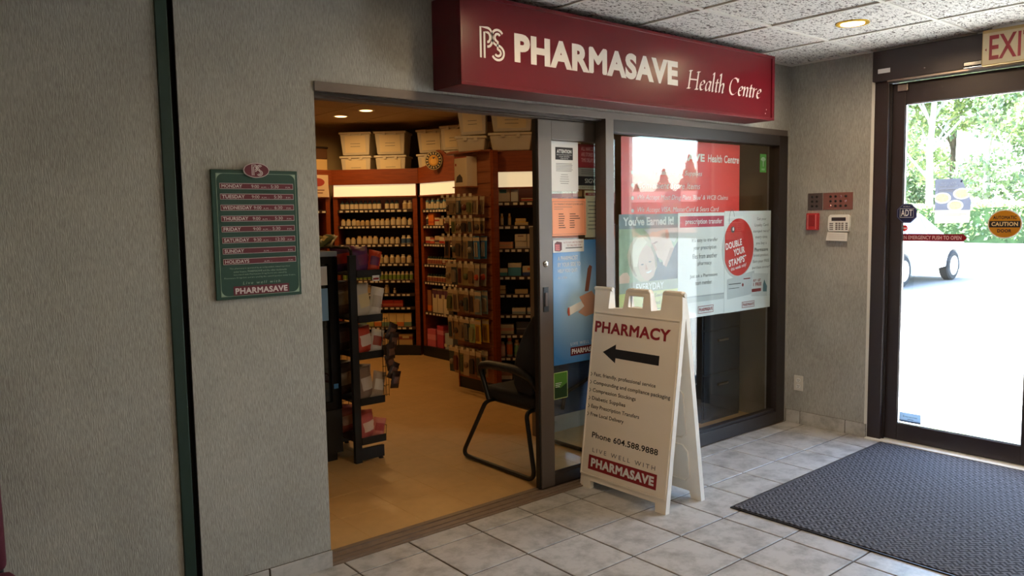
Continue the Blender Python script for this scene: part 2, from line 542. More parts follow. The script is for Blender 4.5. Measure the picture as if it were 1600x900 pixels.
# walls
wf = MB()
wf.box(XL, -2.018, 0, 0.15, 0, ZC + .1)
wf.box(-2.018, -1.950, 0.09, 0.15, 0, ZC + .1)
wf.box(-1.950, -1.40, 0, 0.15, 0, ZC + .1)
wf.box(-1.40, XR, 0, 0.15, 2.095, ZC + .1)
wf.box(2.197, XR, 0, 0.15, 0, 2.095)
struct(wf.build('wall_front', M_wall))
wr = MB()
wr.box(XR, 2.42, -0.60, 0.15, 0, ZC + .1)
wr.box(XR, 2.42, YB, -2.62, 0, ZC + .1)
wr.box(XR, 2.42, -2.62, -0.60, 2.52, ZC + .1)
struct(wr.build('wall_right', M_wall))
struct(MB().box(XL - .15, XL, YB, .15, 0, ZC + .1).build('wall_left', M_wall))
struct(MB().box(XL - .15, 2.42, YB - .15, YB, 0, ZC + .1).build('wall_back', M_wall))
struct(MB().box(-2.45, 2.42, 5.33, 5.48, 0, 2.75).build('wall_shop_back', M_shopwall))
struct(MB().box(-2.45, -2.3, .15, 5.33, 0, 2.75).build('wall_shop_left', M_shopwall))
struct(MB().box(XR, 2.42, .15, 5.33, 0, 2.75).build('wall_shop_right', M_brownwall))
# unseen roof over everything, its entrance edge pulled in to let sun reach the threshold
struct(MB().box(XL - .4, 2.45, YB - .4, 5.7, 2.85, 3.1).build('roof', M_whitepaint))

# green strip and the dark slot beside it
t1 = struct(MB().box(-2.018, -1.974, -.010, .09, 0, ZC).build('trim_1', M_trimgreen, bevel=.003))
MB().box(-1.974, -1.950, .030, .09, 0, ZC).box(-1.9535, -1.950, -.001, .030, 0, ZC).build('slot', mat('slot_shade', (6, 6, 6), .9), t1)  # gap's shade put in as black on its back and right side
struct(MB().box(2.236, 2.246, -.606, -.584, 0, ZC).build('trim_2', M_whitepaint))

# ceiling: suspended tiles in a grid of bars
ceil = struct(MB().box(XL, XR, YB, 0, ZC + .02, ZC + .06).build('ceiling', M_whitepaint))
cx = [XL] + [0.465 + 0.61 * k for k in range(-8, 3)] + [XR]
cy = [0.0] + [-0.575 - 0.625 * k for k in range(0, 7)]
cy = [y for y in cy if y > YB + .05] + [YB]
LX, LY = 1.385, -0.882
ctc = {}
for i in range(len(cx) - 1):
    for j in range(len(cy) - 1):
        w, d = cx[i + 1] - cx[i] - .02, cy[j] - cy[j + 1] - .02
        k = (round(w, 3), round(d, 3))
        if k not in ctc:
            ctc[k] = MB().box(-w / 2, w / 2, -d / 2, d / 2, 0, .012).mesh('ceiling_tile', M_acoustic)
        link('ceiling_tile', ctc[k], ceil, ((cx[i] + cx[i + 1]) / 2, (cy[j] + cy[j + 1]) / 2, ZC + .005 + random.uniform(0, .003)))
for x in cx[1:-1]:
    MB().box(x - .011, x + .011, YB, 0, ZC - .002, ZC + .016).build('grid_bar', M_whitepaint, ceil)
for y in cy[1:-1]:
    MB().box(XL, XR, y - .011, y + .011, ZC - .0015, ZC + .016).build('grid_bar', M_whitepaint, ceil)
MB().box(XL, XR, -.02, 0, ZC - .004, ZC + .016).build('wall_angle', M_whitepaint, ceil)
MB().box(XR - .02, XR, YB, -.02, ZC - .004, ZC + .016).build('wall_angle', M_whitepaint, ceil)
# shop ceiling
sceil = struct(MB().box(-2.3, XR, .15, 5.33, 2.60, 2.66).build('ceiling_shop', M_shopceil))
sx = [-2.3 + .61 * k for k in range(8)]; sx[-1] = XR
sy = [.15 + 1.22 * k for k in range(5)] + [5.33]
for i in range(len(sx) - 1):
    for j in range(len(sy) - 1):
        MB().box(sx[i] + .006, sx[i + 1] - .006, sy[j] + .006, sy[j + 1] - .006, 2.575, 2.60).build('ceiling_tile', M_shopceil, sceil)
struct(MB().box(-2.3, XR, .15, .34, 2.42, 2.60).build('trim_3', M_bronzedark))

# skirting of ceramic pieces
bf = struct(MB().box(-1.953, -1.40, -.004, 0, 0, .076).build('baseboard_front', M_grout))
for a, b in ((-1.953, -1.686), (-1.680, -1.398)):
    MB().box(a + .001, b - .001, -.012, -.0035, 0, .075).build('skirting_tile', M_basetile, bf, bevel=.002)
bl = struct(MB().box(XL, -2.018, -.004, 0, 0, .076).build('baseboard_left', M_grout))
for k in range(8):
    MB().box(XL + .334 * k + .002, XL + .334 * (k + 1) - .002, -.012, -.0035, 0, .075).build('skirting_tile', M_basetile, bl, bevel=.002)
br = struct(MB().box(XR - .004, XR, -.60, 0, 0, .092).build('baseboard_right', M_grout))
for a, b in ((-.115, -.006), (-.452, -.119), (-.598, -.456)):
    MB().box(XR - .012, XR - .0035, a + .001, b - .001, 0, .092).build('skirting_tile', M_basetile, br, bevel=.002)

# ------------------------------------------------------------------ storefront
hd = struct(MB().box(-1.40, 2.197, -.008, .15, 2.055, 2.095).build('trim_4', M_bronze, bevel=.002))
hd['label'] = 'bronze header over the shop front'
MB().box(-1.40, .34, .02, .05, 2.042, 2.055).build('track', M_bronzedark, hd)
MB().box(-1.40, 2.197, .075, .14, 2.040, 2.055).build('track', M_bronze, hd)
MB().box(-1.40, 2.197, .14, .15, 2.042, 2.055).build('track', M_bronzedark, hd)
sl = struct(MB().box(-1.40, 2.197, -.006, .14, -.01, .006).build('trim_5', M_sill))
for y in (.010, .052, .104):
    MB().box(-1.40, 2.197, y, y + .016, .006, .011).build('track_rib', M_sill, sl)
MB().box(-1.40, 2.197, .139, .149, -.01, .004).build('track_edge', M_sill, sl)

win = struct(MB().box(.34, .405, -.012, .07, .012, 2.055).build('window_1', M_bronze, bevel=.002))
MB().box(2.09, 2.197, -.012, .07, .012, 2.055).build('jamb', M_bronzedark, win, bevel=.002)
MB().box(.405, 2.09, -.012, .07, 1.985, 2.055).build('top_rail', M_bronzedark, win, bevel=.002)
MB().box(.405, 2.09, -.012, .07, .012, .095).build('bottom_rail', M_bronzedark, win, bevel=.002)
MB().box(.405, 2.09, .005, .05, .095, .112).build('glazing_bead', M_bronzedark, win)
MB().box(.405, 2.09, .027, .033, .095, 1.985).build('pane', M_glass, win)

dr = struct(MB().box(-.085, .012, .078, .128, .014, 2.036).build('door_1', M_bronze, bevel=.003))
MB().box(.40, .47, .078, .128, .014, 2.036).build('stile', M_bronze, dr, bevel=.002)
MB().box(.012, .40, .078, .128, 1.932, 2.036).build('top_rail', M_bronze, dr, bevel=.002)
MB().box(.012, .40, .078, .128, .014, .078).build('bottom_rail', M_bronzedark, dr, bevel=.002)
MB().box(.012, .40, .100, .106, .078, 1.932).build('pane', M_glass, dr)
MB().lathe([(.016, 0), (.016, -.006), (.012, -.009), (.003, -.010)], 16, (-.040, .078, 1.262), axis='y').build('lock_cylinder', M_chrome, dr, smooth=40)
hp = MB().box(-.062, -.022, .0745, .080, 1.0, 1.135).build('pull_recess', M_black, dr, bevel=.003)
MB().box(-.052, -.032, .070, .076, 1.03, 1.105).build('pull_lip', M_bronze, hp, bevel=.002)
MB().box(-.093, -.085, .088, .118, .014, 2.036).build('weather_strip', M_black, dr)

# ------------------------------------------------------------------ entrance doors in the right wall
jf = struct(MB().box(2.232, 2.37, -.695, -.606, 0, 2.54).build('trim_6', M_doorbronze, bevel=.003))
MB().box(2.232, 2.37, -2.62, -2.53, 0, 2.54).build('jamb', M_doorbronze, jf, bevel=.003)
MB().box(2.258, 2.272, -.705, -.695, 0, 2.33).build('stop', M_bronzedark, jf)
op = struct(MB().box(2.19, 2.37, -2.53, -.606, 2.345, 2.535).build('trim_7', M_doorbronze, bevel=.004))
MB().box(2.196, 2.30, -2.53, -.70, 2.334, 2.345).build('lower_lip', M_steel, op)
MB().lathe([(.004, 0), (.004, -.003), (.001, -.004)], 8, (2.19, -.93, 2.385), axis='x').build('screw', M_chrome, op)
lb = panel('maker_plate', M_paper, op, 0, .078, 0, .028)
lb.location = (2.188, -.643, 2.392); lb.rotation_euler = (0, 0, R(-90))
struct(MB().box(2.20, 2.46, -2.62, -.606, -.01, .010).build('trim_8', M_whitepaint, bevel=.002))
def leaf(name, ya, yb):
    d = struct(MB().box(2.282, 2.330, ya - .082, ya, .014, 2.33).build(name, M_doorbronze, bevel=.003))
    MB().box(2.282, 2.330, yb, yb + .082, .014, 2.33).build('stile', M_doorbronze, d, bevel=.003)
    MB().box(2.282, 2.330, yb + .082, ya - .082, 2.195, 2.33).build('top_rail', M_doorbronze, d, bevel=.003)
    MB().box(2.282, 2.330, yb + .082, ya - .082, .014, .125).build('bottom_rail', M_doorbronze, d, bevel=.003)
    for y0, y1 in ((ya - .088, ya - .082), (yb + .082, yb + .088)):
        MB().box(2.290, 2.302, y0, y1, .125, 2.195).build('bead', M_chrome, d)
    for z0, z1 in ((.125, .131), (2.189, 2.195)):
        MB().box(2.290, 2.302, yb + .082, ya - .082, z0, z1).build('bead', M_chrome, d)
    MB().box(2.303, 2.309, yb + .082, ya - .082, .125, 2.195).build('pane', M_glass, d)
    return d
d2 = leaf('door_2', -.697, -1.585)
MB().box(2.262, 2.282, -.80, -.735, 2.275, 2.318).build('roller_guide', M_steel, d2, bevel=.004)
leaf('door_3', -1.59, -2.53)

# ------------------------------------------------------------------ recessed lamps
def downlight(x, y, z, label, watts, col, r=.075, shop=False, group=None):
    t = thing('downlight', label, 'ceiling lamp', (x, y, z), 0, group)
    ring = MB()
    n = 28
    prof = [(r, 0), (r + .012, -.004), (r + .004, -.006), (r - .006, -.003)]
    ring.lathe([(r + .012, .002), (r + .012, -.005), (r + .003, -.007), (r - .008, -.002), (r - .016, .004)], n)
    ring.build('trim_ring', M_whitepaint if shop else mat('brass_trim', (226, 186, 60), .3, metal=.6), t, smooth=40)
    em = mat('lamp_glow_shop' if shop else 'lamp_glow', (255, 240, 200), .5, emit=col, estr=4 if shop else 3)
    MB().lathe([(r - .012, -.006), (r - .03, -.009), (.004, -.011)], n).build('lamp_lens', em, t, smooth=60)
    ld = bpy.data.lights.new('downlight_lamp', 'AREA')
    ld.shape = 'DISK'; ld.size = 2 * r; ld.energy = watts; ld.color = col; ld.spread = R(172)
    lo = bpy.data.objects.new('downlight_lamp', ld); COL.objects.link(lo)
    lo.parent = t; lo.location = (0, 0, -.03)
    return t
WARM = (1.0, .74, .44)
downlight(LX, LY, ZC + .004, 'round recessed ceiling lamp with yellow brass ring near the entrance', LAMP_LOBBY, WARM)
for (x, y, s) in ((-.45, -.88, 'in front of the red sign'), (-.45, -2.75, 'over the middle of the lobby'),
               (-2.28, -2.75, 'above the viewer'), (1.385, -2.75, 'over the rear half of the door mat')):
    downlight(x, y, ZC + .004, 'round recessed lobby ceiling lamp ' + s, LAMP_LOBBY, WARM)
SW = (1.0, .58, .22)
downlight(.98, 4.30, 2.575, 'small lit recessed lamp in the shop ceiling, the left one', LAMP_SHOP * 2.6, SW, .07, True)
downlight(.98, 3.78, 2.575, 'small lit recessed lamp in the shop ceiling, the right one', LAMP_SHOP * 2.6, SW, .07, True)
for k, (x, y) in enumerate(((-.9, 3.4), (-.9, 1.9), (.4, 1.9), (.9, 1.1), (-1.2, 4.4))):
    downlight(x, y, 2.575, 'recessed shop lamp out of view, ' + ORD[k] + ' of five over the sales floor', LAMP_SHOP, SW, .07, True)

# ------------------------------------------------------------------ door mat
mt = thing('door_mat', 'large charcoal ribbed entrance mat with black rubber edge by the glass door', 'mat', (.472, -.755, 0), R(1.2))
MB().box(.012, 1.70, -2.6, -.012, .001, .011).build('pile', M_mat, mt, bevel=.003)
e = MB()
for a in ((0, 1.715, -.014, 0), (0, 1.715, -2.615, -2.6), (0, .014, -2.6, -.014), (1.70, 1.715, -2.6, -.014)):
    e.prism([(a[0], a[2]), (a[1], a[2]), (a[1], a[3]), (a[0], a[3])], .0005, .007, 'z')
e.build('rubber_edge', M_black, mt)

# ================================================================== SIGNS AND PRINT
def ribbon(mb, pts, w, y=-.001, t=.001, mi=0):
    """flat stroke of width w along pts (x,z)"""
    n = len(pts)
    L = []; Rr = []
    for i in range(n):
        a = Vector(pts[max(i - 1, 0)]); b = Vector(pts[min(i + 1, n - 1)])
        d = (b - a).normalized(); nx = Vector((-d.y, d.x)) * w / 2
        p = Vector(pts[i])
        L.append((p + nx)[:]); Rr.append((p - nx)[:])
    v = [(q[0], y, q[1]) for q in L] + [(q[0], y, q[1]) for q in Rr]
    f = [(i, i + 1, n + i + 1, n + i) for i in range(n - 1)]
    mb.add(v, f, mi)
def arc(cx, cz, rx, rz, a0, a1, n=12):
    return [(cx + rx * math.cos(R(a0 + (a1 - a0) * i / n)), cz + rz * math.sin(R(a0 + (a1 - a0) * i / n))) for i in range(n + 1)]
def ps_logo(parent, m, x, z, w, h, y=-.001):
    """interlocked P and S, each drawn with parallel lines"""
    mb = MB()
    sx = w / 1.0; sz = h / 1.0
    T = lambda pts: [(x + a * sx, z + b * sz) for a, b in pts]
    lw = .075 * w
    # P: three nested outlines
    for k, d in enumerate((0.0, .15)):
        top = 1 - d; lo = .40 + d if k < 2 else .52
        rz_ = (top - lo) / 2; cz_ = (top + lo) / 2
        rx_ = .20 - d * .7
        if rz_ < .04: continue
        pts = [(.04 + d, .02), (.04 + d, top), (.32, top)] + arc(.32, cz_, rx_, rz_, 90, -90) + [(.30, lo)]
        ribbon(mb, T(pts), lw, y)
    # S: two nested lines
    for d in (0.0, .13):
        pts = arc(.72, .735, .24 - d, .255 - d, 35, 270, 12) + arc(.72, .245, .25 - d, .235 - d, 90, -150, 14)
        ribbon(mb, T(pts), lw, y)
    return mb.build('monogram', m, parent)

# ---- the red shop sign
sg = thing('shop_sign', 'long dark red box sign with white lettering above the shop entrance', 'sign', (-.80, 0, 2.108))
W_, H_ = 2.482, .404
MB().box(0, W_, -.205, 0, 0, H_).build('cabinet', M_signreddark, sg, bevel=.004)
fr = MB()
for a in ((0, W_, 0, .016), (0, W_, H_ - .016, H_), (0, .016, .016, H_ - .016), (W_ - .03, W_, .016, H_ - .016)):
    fr.box(a[0], a[1], -.222, -.205, a[2], a[3])
fr.build('frame', M_signred, sg, bevel=.002)
fc = MB().box(.016, W_ - .03, -.216, -.206, .016, H_ - .016).build('face', M_signred, sg)
ps_logo(fc, M_signtext, .110, .127, .145, .138, y=-.2166)
text('PHARMASAVE', M_signtext, fc, .314, .130, 1.200, .135, y=-.2166, bold=.05, space=.98, res=4)
# "Health Centre" in a broad-nib italic hand: each stroke is a slanted nib drawn along its skeleton
PEN = {'H': (.84, [[(.06, 0), (.06, 1)], [(.64, 0), (.64, 1)], [(.06, .52), (.64, .54)], [(-.04, .99), (.17, 1.01)], [(-.05, .0), (.17, .01)], [(.54, .99), (.76, 1.01)], [(.53, 0), (.76, .01)]]),
       'e': (.44, [[(.05, .28), (.22, .31), (.34, .42), (.28, .55), (.14, .50), (.05, .30), (.07, .10), (.18, 0), (.36, .10)]]),
       'a': (.50, [[(.36, .50), (.24, .56), (.10, .46), (.03, .22), (.07, .03), (.17, .02), (.30, .22), (.38, .54)], [(.38, .56), (.33, .16), (.36, .01), (.47, .08)]]),
       'l': (.25, [[(-.03, .98), (.06, 1.06), (.06, .14), (.09, 0), (.20, .08)]]),
       't': (.30, [[(.11, .76), (.08, .16), (.12, 0), (.25, .09)], [(-.02, .54), (.24, .56)]]),
       'h': (.50, [[(-.03, .98), (.06, 1.06), (.05, 0)], [(.06, .30), (.18, .52), (.30, .54), (.34, .42), (.31, .12), (.34, 0), (.46, .09)]]),
       'C': (.76, [[(.66, .80), (.56, .96), (.36, 1.0), (.16, .84), (.06, .52), (.10, .20), (.28, .01), (.48, .03), (.66, .19)], [(.655, .99), (.665, .76)]]),
       'n': (.50, [[(-.03, .48), (.06, .55), (.05, 0)], [(.06, .30), (.18, .52), (.30, .54), (.34, .42), (.31, .12), (.34, 0), (.46, .09)]]),
       'r': (.34, [[(-.03, .48), (.06, .55), (.05, 0)], [(.06, .30), (.15, .50), (.30, .54)]])}
def curve(p, n=5):
    if len(p) == 2: return p
    out = []
    for i in range(len(p) - 1):
        q = [p[max(i - 1, 0)], p[i], p[i + 1], p[min(i + 2, len(p) - 1)]]
        for k in range(n):
            t = k / n
            out.append(tuple(.5 * (2 * q[1][j] + (q[2][j] - q[0][j]) * t + (2 * q[0][j] - 5 * q[1][j] + 4 * q[2][j] - q[3][j]) * t * t + (3 * q[1][j] - q[0][j] - 3 * q[2][j] + q[3][j]) * t ** 3) for j in (0, 1)))
    return out + [p[-1]]
def pen_text(s_, m, parent, x, z, w, h, y):
    mb = MB(); X = 0; k = 0
    tot = sum(.30 if c == ' ' else PEN[c][0] for c in s_)
    fx = w / tot; nb = (math.cos(R(38)) * .062, math.sin(R(38)) * .062)
    for c in s_:
        if c == ' ': X += .30; continue
        for st in PEN[c][1]:
            pts = curve(st)
            for (a0, b0_), (a1, b1_) in zip(pts[:-1], pts[1:]):
                k += 1
                q = [(a0 - nb[0], b0_ - nb[1]), (a0 + nb[0], b0_ + nb[1]), (a1 + nb[0], b1_ + nb[1]), (a1 - nb[0], b1_ - nb[1])]
                mb.add([(x + (X + u + .17 * v_) * fx, y - 1.2e-5 * (k % 40), z + v_ * h / 1.06) for u, v_ in q], [(0, 1, 2, 3)])
        X += PEN[c][0]
    return mb.build('lettering', m, parent)
pen_text('Health', M_signtext, fc, 1.602, .128, .352, .106, -.2166)
pen_text('Centre', M_signtext, fc, 1.991, .128, .346, .106, -.2166)
for (x, z) in ((2.39, .04), (2.40, .065)):
    MB().lathe([(.004, 0), (.002, -.002)], 8, (x, -.216, z), axis='y').build('rivet', M_signtext, sg)

# ---- opening hours board
hb = thing('hours_board', 'dark green opening hours board with maroon day strips on the wallpaper', 'sign', (-1.846, 0, 1.211))
bw, bh = .352, .508
MB().box(0, bw, -.012, 0, 0, bh).build('board', M_green, hb, bevel=.002)
bd = MB()
for a in ((.018, bw - .010, .012, .0135), (.018, bw - .010, bh - .0155, bh - .014), (.018, .0195, .012, bh - .014), (bw - .0115, bw - .010, .012, bh - .014)):
    bd.box(a[0], a[1], -.0128, -.0118, a[2], a[3])
bd.build('border_line', M_pale, hb)
for (cxx, czz, s1, s2) in ((.020, .014, 1, 1), (bw - .012, .014, -1, 1), (.020, bh - .016, 1, -1), (bw - .012, bh - .016, -1, -1)):
    r0 = .026
    pts = [(cxx, czz)] + [(cxx + s1 * (r0 - r0 * math.sin(R(t))), czz + s2 * (r0 - r0 * math.cos(R(t)))) for t in range(0, 91, 15)]
    shape('corner_fillet', M_pale, hb, pts, y=-.0127)
op_ = MB().prism(ell(.178, .507, .052, .029, 36), -.020, -.0115, 'y').build('oval_badge', M_pinktext, hb)
MB().prism(ell(.178, .507, .0495, .0265, 36), -.0206, -.0195, 'y').build('oval_face', M_maroon, op_)
ps_logo(op_, M_pinktext, .158, .486, .045, .042, y=-.0209)
rows = [('MONDAY', '9:00', '5:30', .433), ('TUESDAY', '9:00', '5:30', .392), ('WEDNESDAY', '9:00', '6:30', .349), ('THURSDAY', '9:00', '5:30', .306),
        ('FRIDAY', '9:00', '5:30', .265), ('SATURDAY', '9:30', '12:30', .2215), ('SUNDAY', '', '', .179), ('HOLIDAYS', '', '', .1375)]
wds = [.081, .090, .117, .100, .068, .100, .077, .096]
for (d, a, b, z), wd in zip(rows, wds):
    st = MB().box(.031, .331, -.0145, -.0115, z, z + .0225).build('day_strip', M_pinktext, hb)
    MB().box(.0325, .3295, -.0150, -.0140, z + .0015, z + .021).build('strip_face', M_maroon, st)
    y = -.0154
    text(d, M_pinktext, st, .038, z + .0045, wd, .0135, y=y, bold=.02)
    off = .006 if d == 'WEDNESDAY' else 0
    if a: text(a, M_pinktext, st, .156 + off, z + .0045, .031, .0125, y=y)
    text('A.M. –', M_pinktext, st, .195 + off, z + .0045, .034, .006, y=y)
    if b: text(b, M_pinktext, st, .236 + (.012 if d[0] in 'TWS' else 0), z + .0045, .033 if len(b) < 5 else .038, .0125, y=y)
    text('P.M.', M_pinktext, st, .299, z + .0045, .020, .006, y=y)
for k, (s_, w) in enumerate((('This pharmacy is operated by an independent owner/operator', .25), ('under licence. PHARMASAVE and the other trademarks', .22),
                            ('associated with Pharmasave Drug Stores are owned by', .22), ('Pharmasave Drugs Ltd. and are used by the owner/operator under licence.', .295))):
    text(s_, M_pale, hb, .180, .117 - .0125 * k, w, .0075, y=-.0124, align='c', res=1)
text('Live well with', M_pale, hb, .183, .0565, .155, .011, y=-.0124, align='c', shear=.2, space=1.4)
ph = panel('logo_plate', M_maroon, hb, .067, .297, .0145, .0505, y=-.0126, t=.0008)
text('PHARMASAVE', M_pinktext, ph, .182, .0195, .216, .024, y=-.0130, align='c', bold=.035)

# ---- folding pavement sign
af = thing('sandwich_board', 'white plastic folding sandwich board with red heading and black arrow', 'sign', (.147, .018, 0), R(-90))
tilt = math.atan2(.150, 1.12)
def afpanel(parent, name, m, face):
    """moulded leaf with two feet, two hinge blocks and a carrying handle along the top"""
    o = [(0, .0), (.078, .0), (.074, .044), (.541, .044), (.546, .0), (.614, .0), (.612, 1.0), (.600, 1.128), (.590, 1.135), (.485, 1.135), (.474, 1.125), (.468, 1.030),
         (.405, 1.022), (.388, 1.115), (.375, 1.132), (.235, 1.132), (.218, 1.118), (.206, 1.020), (.100, 1.012), (.105, 1.118), (.098, 1.128), (-.008, 1.128), (-.014, 1.118), (-.010, 1.0)]
    hole = [(.243, 1.030), (.345, 1.030), (.345, 1.095), (.243, 1.095)]
    bm = bmesh.new()
    vo = [bm.verts.new((x, 0, z)) for x, z in o]
    vh = [bm.verts.new((x, 0, z)) for x, z in hole]
    eds = [bm.edges.new((vo[i], vo[(i + 1) % len(vo)])) for i in range(len(vo))] + [bm.edges.new((vh[i], vh[(i + 1) % 4])) for i in range(4)]
    r = bmesh.ops.triangle_fill(bm, edges=eds, use_beauty=True, use_dissolve=False)
    fs = [f for f in bm.faces]
    ex = bmesh.ops.extrude_face_region(bm, geom=fs)
    for v in ex['geom']:
        if isinstance(v, bmesh.types.BMVert): v.co.y += .030
    bmesh.ops.recalc_face_normals(bm, faces=bm.faces)
    me = bpy.data.meshes.new(name); bm.to_mesh(me); bm.free()
    me.materials.append(m)
    ob = link(name, me, parent)
    ob.rotation_euler = (-face * tilt, 0, 0)
    return ob
M_afbody = mat('board_plastic', (240, 231, 218), .5, var=.03, vscale=10)
p1_ = afpanel(af, 'front_leaf', M_afbody, 1)
# printed sheet held in the front leaf
sh = MB().box(.004, .600, -.002, .004, .080, .980).build('printed_sheet', mat('print_sheet', (240, 229, 214), .45), p1_)
gm = MB()
for a in ((-.002, .004, .076, .984), (.600, .606, .076, .984)): gm.box(a[0], a[1], -.006, .004, a[2], a[3])
for a in ((-.002, .606, .071, .078), (-.002, .606, .982, .990)): gm.box(a[0], a[1], -.005, .004, a[2], a[3])
gm.build('retaining_lip', M_afbody, p1_)
text('PHARMACY', M_inkred, sh, .282, .873, .536, .064, y=-.003, align='c', bold=.035, res=4)
shape('arrow', M_ink, sh, [(.089, .768), (.182, .820), (.182, .794), (.489, .795), (.489, .744), (.186, .745), (.186, .717)], y=-.0026)
for k, (s_, w) in enumerate((('Fast, friendly, professional service', .444), ('Compounding and compliance packaging', .545), ('Compression Stockings', .318),
                            ('Diabetic Supplies', .250), ('Easy Prescription Transfers', .352), ('Free Local Delivery', .247))):
    z = .621 - .0448 * k
    text(s_, M_ink, sh, .037, z, w, .027, y=-.0026, bold=.012, res=2)
    a = MB(); ribbon(a, [(.012, z + .024), (.023, z + .014), (.012, z + .004)], .004, -.0026); a.build('bullet_mark', M_ink, sh)
text('Phone 604.588.9888', M_ink, sh, .062, .285, .472, .033, y=-.0026, bold=.018, res=3)
text('LIVE WELL WITH', M_inkgrey, sh, .075, .206, .450, .023, y=-.0026, space=1.5)
rb = panel('logo_band', M_inkred, sh, .052, .541, .108, .188, y=-.0027)
text('PHARMASAVE', M_paper, rb, .298, .124, .452, .050, y=-.0032, align='c', bold=.05)
p2_ = afpanel(af, 'back_leaf', M_afbody, -1)
p2_.location = (0, .325, 0)
p2_.scale = (1, -1, 1)
p2_.rotation_euler = (tilt, 0, 0)
rbm = MB()
for (x0, x1, z0, z1) in ((.06, .55, .10, .30), (.06, .55, .34, .62), (.06, .55, .66, .96)):
    pts = [(x0 + .03, z0), (x1 - .03, z0), (x1, z0 + .03), (x1, z1 - .03), (x1 - .03, z1), (x0 + .03, z1), (x0, z1 - .03), (x0, z0 + .03)]
    rbm.tube([(a, .031, b) for a, b in pts], .006, 6, closed=True)
rbm.build('stiffening_rib', M_afbody, p2_, smooth=60)
for x in (.045, .545):
    MB().tube([(x - .065, .158, 1.108), (x + .068, .158, 1.108)], .012, 10).build('hinge_pin', M_whitepaint, af, smooth=50)

# ---- notices on the sliding door's glass (inside of the shop)
def sheet(name, label, cat, x, z, w, h, y, m, group=None, t=.0015):
    o = thing(name, label, cat, (x, y, z), 0, group)
    MB().box(0, w, 0, t, 0, h).build('paper', m, o)
    return o
YD = .1105
YO = .0985
n1 = sheet('notice', 'white notice with black ATTENTION heading taped to the sliding door', 'notice', .018, 1.655, .211, .272, YO - .003, M_paper)
panel('heading_block', M_ink, n1, .038, .170, .172, .240)
text('ATTENTION', M_paper, n1, .104, .208, .110, .020, align='c', bold=.03)
for k, s_ in enumerate(('WE DO NOT STOCK NARCOTICS', 'OR ANY TARGETED', 'SUBSTANCES')):
    text(s_, M_paper, n1, .104, .196 - .010 * k, (.115, .08, .06)[k], .006, align='c', res=1)
for k, w in enumerate((.12, .125, .122, .12, .126, .118)):
    panel('text_line', M_inkgrey, n1, .042, .042 + w, .150 - .008 * k, .1525 - .008 * k)
for k, w in enumerate((.05, .06, .065, .07, .06)):
    panel('text_line', M_inkgrey, n1, .105 - w / 2, .105 + w / 2, .090 - .012 * k, .0922 - .012 * k)
n2 = sheet('notice', 'orange notice with two columns of dates taped below the white notice', 'notice', -.002 + .022, 1.410, .268, .205, YO - .003, mat('orange_paper', (240, 160, 122), .7))
bdm = MB()
for a in ((.008, .260, .008, .0095), (.008, .260, .188, .1895), (.008, .0095, .008, .1895), (.2585, .260, .008, .1895)): bdm.box(a[0], a[1], -.0006, 0, a[2], a[3])
bdm.build('border_line', M_inkgrey, n2)
text('2016 PHARMACY HOLIDAY CLOSURE DATES', M_inkgrey, n2, .134, .170, .225, .009, align='c', res=1)
for k in range(2): panel('text_line', M_inkgrey, n2, .022, .16 - .07 * k, .158 - .012 * k, .160 - .012 * k)
for k in range(7):
    panel('text_line', M_ink, n2, .056, .056 + (.036, .045, .044, .04, .036, .044, .052)[k], .118 - .0125 * k, .122 - .0125 * k)
    panel('text_line', M_ink, n2, .140, .140 + (.046, .07, .08, .036, .036, .04, .036)[k], .118 - .0125 * k, .122 - .0125 * k)
# blue poster about giving up smoking
def bluemat():
    m, nt, b = nodes_of('blue_print', (40, 120, 190), .35)
    tc = nt.nodes.new('ShaderNodeTexCoord'); gr = nt.nodes.new('ShaderNodeTexGradient'); gr.gradient_type = 'SPHERICAL'
    mp = nt.nodes.new('ShaderNodeMapping'); mp.inputs['Location'].default_value = (-.66, 0, -.92); mp.inputs['Scale'].default_value = (3.2, 1, 2.6)
    nt.links.new(tc.outputs['Object'], mp.inputs[0]); nt.links.new(mp.outputs[0], gr.inputs[0])
    cr = nt.nodes.new('ShaderNodeValToRGB'); cr.color_ramp.elements[0].color = rgb(44, 118, 188); cr.color_ramp.elements[1].color = rgb(176, 212, 236)
    nt.links.new(gr.outputs[0], cr.inputs[0]); nt.links.new(cr.outputs[0], b.inputs['Base Color'])
    return m
n3 = sheet('poster', 'tall blue poster with a hand and cigarette on the sliding door', 'poster', .030, .688, .370, .695, YO - .002, bluemat())
for k, (s_, w) in enumerate((('A PHARMACIST', .155), ('BY YOUR SIDE TO', .175), ('HELP YOU QUIT.', .155))):
    text(s_, M_paper, n3, .036, .585 - .036 * k, w, .024, bold=.015)
text('Ask Us Now.', M_paper, n3, .036, .482, .072, .016)
shape('printed_sleeve', mat('print_brown', (122, 74, 58), .6), n3, [(.245, .40), (.275, .40), (.305, .54), (.285, .55), (.270, .53)])
shape('printed_cigarette', M_paper, n3, [(.118, .318), (.238, .352), (.246, .312), (.122, .272)])
shape('printed_ember', mat('print_ember', (150, 60, 40), .6), n3, [(.110, .316), (.122, .319), (.126, .273), (.114, .270), (.106, .292)], y=-.0007)
shape('printed_finger', mat('print_skin', (196, 150, 128), .6), n3, [(.20, .372), (.30, .400), (.36, .33), (.33, .27), (.25, .255), (.19, .285), (.24, .315)], y=-.0008)
text('LIVE WELL WITH', M_paper, n3, .13, .100, .235, .016, space=1.4)
bl_ = panel('logo_band', M_signred, n3, .128, .362, .040, .088, y=-.0007)
text('PHARMASAVE', M_paper, bl_, .245, .049, .215, .030, y=-.0012, align='c', bold=.04)
n3b = sheet('notice', 'narrow white strip with a red box logo along the blue poster top', 'notice', .030, 1.318, .238, .070, YO - .0045, M_paper)
